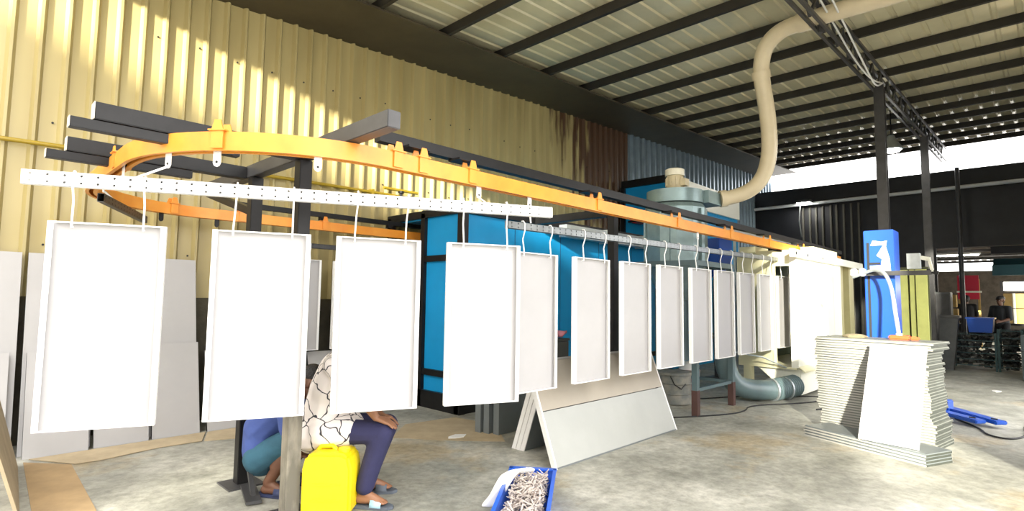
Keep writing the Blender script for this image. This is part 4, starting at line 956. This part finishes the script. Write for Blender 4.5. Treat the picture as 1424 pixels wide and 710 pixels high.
body += [(SHN, .055, ELN, .041), (ELN, .041, WRN, .027), (SHF, .055, ELF, .041), (ELF, .041, WRF, .027)]
body += [(HN, .095, KN, .062), (KN, .058, AN, .038), (HF, .095, KF, .062), (KF, .058, AF, .038), ((.14, -.13, .34), .055, (.06, -.12, .22), .05), ((.16, .15, .34), .055, (.10, .145, .22), .05)]
body += hand_caps(WRN, (.9, .1, -.3), (.1, .9, .2), (.3, 0, -.95))+hand_caps(WRF, (.9, -.1, -.3), (.1, -.9, .2), (.3, 0, -.95))
body += foot_caps(AN+Vector((-.02, 0, -.05)), (1, -.15, 0), .95)+foot_caps(AF+Vector((-.02, 0, -.05)), (1, .15, 0), .95)
body += head_caps(hc, hf, hu)
blob('body', body, SKIND, sq, .0065, 5); face_bits(hc, hf, hu, sq); hair_cap(hc, hf, hu, sq)
tee = [((-.105, .01, .30), .138, (-.10, .01, .46), .138, (1, 1.2)), ((-.10, .01, .46), .138, (.07, .005, .62), .128, (1, 1.3)), ((.1, -.13, .645), .073, (.1, .14, .645), .073), ((.13, 0, .665), .06, (.15, 0, .675), .058),
       (SHN, .07, SHN.lerp(ELN, .6), .062), (SHF, .07, SHF.lerp(ELF, .6), .062)]
blob('t_shirt', tee, TEEB, sq, .011, 6)
sho = [((-.10, .01, .235), .13, (-.08, .01, .29), .125, (1, 1.2)), (HN, .112, HN.lerp(KN, .72), .086), (HF, .112, HF.lerp(KF, .72), .086)]
blob('shorts', sho, SHORTS, sq, .011, 5)
def wpt2(lx, ly): v = sq_loc+RTV*lx+AWV*ly; return (v.x, v.y, 0)
slipper('slipper', 'dark blue slipper on the near foot of the squatting man', wpt2(AN.x, AN.y), FACE_RZ-.15, NAVYF, NAVYF, 1.12)
slipper('slipper', 'dark blue slipper on the far foot of the squatting man', wpt2(AF.x, AF.y), FACE_RZ+.15, NAVYF, NAVYF, 1.12)

# --- two people far away in the next shed
def far_person(loc, rz, label, top, hairm, seated=False):
    t = thing('person', label, 'person', loc, rz); z0 = -.38 if seated else 0
    hc = Vector((0, 0, 1.57+z0)); f = Vector((1, 0, -.15)); u = Vector((.1, 0, 1))
    if seated: legs = [((0, s*.09, .55), .10, (.42, s*.11, .52), .07) for s in (-1, 1)]+[((.42, s*.11, .52), .065, (.38, s*.11, .08), .045) for s in (-1, 1)]; ft = [Vector((.36, s*.11, .045)) for s in (-1, 1)]
    else: legs = [((0, s*.09, .90), .10, (.02, s*.10, .50), .065) for s in (-1, 1)]+[((.02, s*.10, .50), .06, (0, s*.10, .08), .042) for s in (-1, 1)]; ft = [Vector((-.02, s*.10, .045)) for s in (-1, 1)]
    arms = []; hands = []
    for s in (-1, 1):
        a, b, c = Vector((0, s*.20, 1.36+z0)), Vector((.04, s*.25, 1.08+z0)), Vector((.26, s*.16, 1.0+z0))
        arms += [(a, .055, b, .043)]; hands += [(b, .042, c, .028)]+hand_caps(c, (1, -s*.2, 0), (0, -s*.5, .8), (.3, 0, -.9))
    bd = [((0, 0, .95+z0), .12, (0, 0, 1.32+z0), .11, (1, 1.3)), ((0, 0, 1.38+z0), .05, (0, 0, 1.5+z0), .05)]+legs+arms+hands+head_caps(hc, f, u)
    for q in ft: bd += foot_caps(q, (1, 0, 0))
    blob('body', bd, SKIND, t, .011, 3); face_bits(hc, f, u, t); hair_cap(hc, f, u, t)
    blob('shirt', [((0, 0, .93+z0), .14, (0, 0, 1.30+z0), .135, (1, 1.35)), ((0, -.15, 1.36+z0), .075, (0, .15, 1.36+z0), .075)]+[(a[0], .07, a[2], .058) for a in arms], top, t, .015, 4)
    blob('trousers', [((0, 0, .93+z0), .125, (0, 0, .96+z0), .125, (1, 1.25))]+[(a[0], a[1]+.018, a[2], a[3]+.018) for a in legs], BLACKT, t, .015, 3)
    return t
far_person((20.2, .93, 0), 2.6, 'man in a grey shirt standing in the next shed at the far right', GREYT, HAIR)
far_person((22.6, 1.85, .42), .3, 'dark haired man in black working in front of the red board', BLACKT, HAIR, True)

# ================================================================== FAR RIGHT BACKGROUND
for i, (X, Y0, Y1, z1, lb) in enumerate([(16.0, .85, 1.62, .82, 'teal wire crate of scrap, left one beyond the tall stack'), (16.0, .42, .80, .92, 'narrow teal wire crate of scrap at the right edge'), (16.1, -.5, .36, .9, 'teal wire crate of scrap beyond the right edge')]):
    t = thing('wire_crate', lb, 'crate', (X+.4, (Y0+Y1)/2, 0), 0, 'wire crates of scrap')
    for (a, b) in ((X, Y0), (X, Y1), (X+.8, Y0), (X+.8, Y1)):
        MB().box((a-.02, b-.02, 0), (a+.02, b+.02, z1)).build('corner_post', WIREC, t)
    for k in range(6):
        z = .1+k*(z1-.14)/5
        MB().box((X-.012, Y0+.02, z), (X+.008, Y1-.02, z+.016)).build('wire', WIREC, t)
        MB().box((X+.792, Y0+.02, z), (X+.812, Y1-.02, z+.016)).build('wire', WIREC, t)
        for yq in (Y0, Y1): MB().box((X+.02, yq-.008, z), (X+.78, yq+.008, z+.016)).build('wire', WIREC, t)
    m = MB()
    for k in range(190):
        c = Vector((X+random.uniform(.08, .72), random.uniform(Y0+.07, Y1-.07), random.uniform(.06, z1-.03))); d = Vector((random.uniform(-1, 1), random.uniform(-1, 1), random.uniform(-.6, .6))).normalized()*random.uniform(.03, .06)
        m.beam(c-d, c+d, random.uniform(.03, .09), random.uniform(.01, .05))
    s_ = m.build('scrap_heap', GRIME); tag(s_, 'dark metal scrap filling the '+['left','narrow','outer right'][i]+' wire crate', 'scrap'); s_['kind'] = 'stuff'
bb_ = thing('blue_bin', 'blue plastic bin on top of the scrap crate at the far right', 'bin', (16.4, 1.1, .82))
MB().prism([(16.1, .90, .83), (16.1, 1.30, .83), (16.06, 1.33, 1.13), (16.06, .87, 1.13)], (.5, 0, 0)).build('body', RBLUE, bb_, bevel=.01)
MB().box((16.03, .85, 1.13), (16.62, 1.35, 1.16)).build('rim', RBLUE, bb_)
gc = thing('metal_drum', 'grey metal drum standing at the right edge of the photo', 'drum', (14.6, .2, 0))
MB().lathe((14.6, .12, 0), [(.28, 0), (.29, .02), (.29, .85), (.28, .87)], 22).build('shell', mat('dull blue grey drum', (.20, .24, .26), .5), gc, smooth=True)
for z in (.28, .57): MB().lathe((14.6, .12, 0), [(.291, z), (.303, z+.015), (.291, z+.03)], 22).build('rolling_hoop', mat('dull blue grey drum', (.20, .24, .26), .5), gc, smooth=True)
gs2 = thing('grey_chute', 'grey metal chute standing left of the scrap crates', 'chute', (15.7, 1.7, 0))
MB().prism([(15.6, 1.55, 0), (15.6, 1.80, 0), (15.6, 1.75, 1.15), (15.6, 1.42, 1.2)], (.25, 0, 0)).build('body', mat('dull grey steel', (.085, .09, .09), .5, var=.3), gs2)
MB().box((15.55, 1.40, 1.14), (15.9, 1.78, 1.2)).build('rim', GRYSTEEL, gs2)
rb_ = thing('red_board', 'red board on a pale wooden stand in the next shed', 'board', (24, 1.9, 0))
MB().box((24, 1.62, 1.62), (24.05, 2.18, 2.42)).build('board', REDSHEET, rb_)
for yy in (1.60, 2.12): MB().box((24.05, yy, 0), (24.1, yy+.06, 2.3)).build('stand_leg', CARTON, rb_)
MB().box((23.95, 1.55, 1.84), (24, 2.2, 1.90)).build('rail', CREAMW, rb_)
MB().box((23.9, 1.6, 1.2), (24.1, 2.2, 1.25)).build('shelf', GREENS, rb_)
aw = thing('awning', 'dark teal awning over the workbenches at the far right', 'awning', (21.5, 0, 2.3))
MB().prism([(20.9, -3, 2.35), (20.9, 1.1, 2.35), (21.6, 1.1, 2.75), (21.6, -3, 2.75)], (0, 0, .05)).build('sheet', DARKT, aw)
MB().box((20.86, -3, 2.28), (20.90, 1.1, 2.58)).build('valance', DARKT, aw)
wl = thing('light_box', 'bright lit window above yellow cartons at the far right', 'window', (21.9, .2, 1.9))
MB().box((21.9, -2.5, 1.88), (21.93, .92, 2.12)).build('pane', WINE, wl)
MB().box((21.93, -2.6, 1.84), (21.98, 1.0, 2.16)).build('frame', GRYSTEEL, wl)
for i in range(6):
    y0 = .92-.5*(i % 3); z0 = .92+.44*(i//3)
    t = thing('carton', ('upper' if i > 2 else 'lower')+' yellow carton on the far bench, '+['leftmost', 'middle', 'rightmost'][i % 3]+' of its row', 'carton', (21.8, y0-.23, z0), 0, 'cartons on the far bench')
    MB().box((21.5, y0-.46, z0), (21.88, y0, z0+.42)).build('box', CARTON, t, bevel=.01)
    MB().box((21.49, y0-.26, z0+.0), (21.5, y0-.20, z0+.425)).build('tape', CREAMW, t)
wb = thing('workbench', 'dark workbench under the yellow cartons', 'bench', (21.7, 0, 0))
MB().box((21.3, -2.5, .86), (22.0, 1.0, .92)).build('top', BLK, wb)
for yy in (-2.4, -.6, .9): MB().box((21.35, yy, 0), (21.42, yy+.07, .86)).build('leg', BLK, wb)
w2 = thing('workbench', 'long dark workbench in front of the man in black', 'bench', (22.4, 2.4, 0))
MB().box((21.9, 1.3, .92), (22.3, 3.4, .98)).build('top', BLK, w2)
for yy in (1.35, 2.3, 3.3): MB().box((21.95, yy, 0), (22.02, yy+.06, .92)).build('leg', BLK, w2)
MB().box((22.2, 1.3, .3), (22.25, 3.4, .92)).build('back_panel', BLK, w2)
sl = thing('seat_stool', 'dark stool under the man in black', 'stool', (22.6, 1.85, 0))
MB().box((22.45, 1.68, .80), (22.78, 2.02, .86)).build('seat', BLK, sl)
for a, b in ((22.47, 1.7), (22.72, 1.7), (22.47, 1.96), (22.72, 1.96)): MB().box((a, b, 0), (a+.04, b+.04, .80)).build('leg', BLK, sl)
cb = thing('storage_cabinet', 'grey storage cabinet behind the yellow green screen', 'cabinet', (18, 2.0, 0))
MB().box((17.6, 1.75, 0), (18.1, 2.1, 1.75)).build('body', mat('dull grey steel', (.085, .09, .09), .5), cb, bevel=.01)
MB().box((17.58, 1.77, .05), (17.6, 2.08, 1.7)).build('door', GRYSTEEL, cb)
MB().box((17.56, 1.80, .85), (17.58, 1.82, 1.0)).build('handle', GALV, cb)
for i, (Y, x_) in enumerate(((1.55, 18.2), (1.72, 20.0))):
    tag(MB().tube([(x_, Y, 0), (x_, Y, 5.0 if i == 0 else 3.4)], .05, 10).build('steel_pole', GRYSTEEL), ['tall thin steel pole beyond the scrap crates', 'short dark pole in the doorway to the next shed'][i], 'pole')
for i, (x_, Y0, z_, s, lb) in enumerate([(20.6, 2.05, .9, .35, 'brown carton on the floor pile left of the man in black'), (20.6, 2.05, 1.36, .3, 'small tan carton on top of the brown carton')]):
    t = thing('carton', lb, 'carton', (x_, Y0, z_), 0)
    MB().box((x_-s/2, Y0-s/2, z_), (x_+s/2, Y0+s/2, z_+s*1.2)).build('box', CARTON, t, bevel=.01)
    MB().box((x_-s/2-.006, Y0-.03, z_), (x_-s/2, Y0+.03, z_+s*1.2)).build('tape', CREAMW, t)
t = thing('bench_block', 'dark crate base under the brown cartons', 'crate', (20.6, 2.05, 0))
MB().box((20.3, 1.8, 0), (20.9, 2.3, .86)).build('body', BLK, t); MB().box((20.28, 1.78, .86), (20.92, 2.32, .90)).build('lid', GRYSTEEL, t)

# pipe and lamps on the far wall
tag(MB().tube([(18.7, 6.9, 4.50), (18.7, 0, 4.58), (18.7, -5, 4.62)], .05, 10).build('wall_pipe', mat('white pipe', (.75,.77,.8), .35)), 'silver pipe crossing high along the dark far wall', 'pipe')
la = thing('wall_lamp', 'lit lamp on a bent arm high on the dark far wall', 'lamp', (18.6, 5.4, 4.0))
MB().tube([(18.8, 5.5, 3.5), (18.6, 5.5, 4.0), (18.45, 5.42, 4.5)], .02, 8).build('arm', GALV, la)
MB().box((18.3, 5.1, 4.52), (18.6, 5.5, 4.60)).build('housing', GRYSTEEL, la); MB().box((18.32, 5.12, 4.50), (18.58, 5.48, 4.52)).build('lens', LAMPE, la)
hb = thing('high_bay_lamp', 'bright lit high bay lamp hanging from the truss near the second column', 'lamp', (14.2, 2.15, 4.7))
MB().lathe((14.2, 2.3, 4.78), [(.20, 0), (.22, .02), (.10, .20), (.06, .32)], 20).build('shade', GALV, hb, smooth=True)
MB().lathe((14.2, 2.3, 4.74), [(.14, 0), (.18, .04)], 20).build('lens', LAMPE, hb, smooth=True)
MB().tube([(14.2, 2.3, 5.10), (14.2, 2.3, 5.69)], .012, 6).build('hanger', BLK, hb)
ft = thing('fluorescent_lamp', 'lit fluorescent tube lamp under the roof of the next shed', 'lamp', (25, 2.4, 3.2))
MB().box((25, 1.6, 3.20), (25.1, 3.0, 3.26)).build('housing', WHITE, ft); MB().tube([(25.05, 1.65, 3.18), (25.05, 2.95, 3.18)], .018, 8).build('tube', LAMPE, ft)
# small galvanised tank behind the rail end
tn = thing('cable_tray', 'grey cable tray running over the booth roof behind the rail', 'tray', (11, 3.5, 2.6))
for dy in (0, .2): MB().beam((8.8, 3.75+dy, 2.62), (14.5, 3.75+dy, 2.70), .02, .06).build('side_rail', GALV, tn)
for i in range(18):
    X = 8.9+i*.32; MB().box((X, 3.75, 2.60+.014*(X-8.8)), (X+.03, 3.95, 2.615+.014*(X-8.8))).build('rung', GALV, tn)
MB().box((9.5, 3.84, 0), (9.54, 3.88, 2.60)).build('support_leg', GALV, tn); MB().box((13.5, 3.84, 0), (13.54, 3.88, 2.66)).build('support_leg', GALV, tn)
bl2 = thing('blue_cabinet', 'small royal blue cabinet above the rail left of the booth', 'cabinet', (10.2, 4.4, 0))
MB().box((10.0, 4.35, 1.9), (10.6, 4.75, 2.62)).build('body', RBLUE, bl2, bevel=.01); MB().box((10.25, 4.5, 0), (10.33, 4.58, 1.9)).build('stand', GRYSTEEL, bl2); MB().box((10.1, 4.4, 0), (10.5, 4.7, .02)).build('foot_plate', GRYSTEEL, bl2)
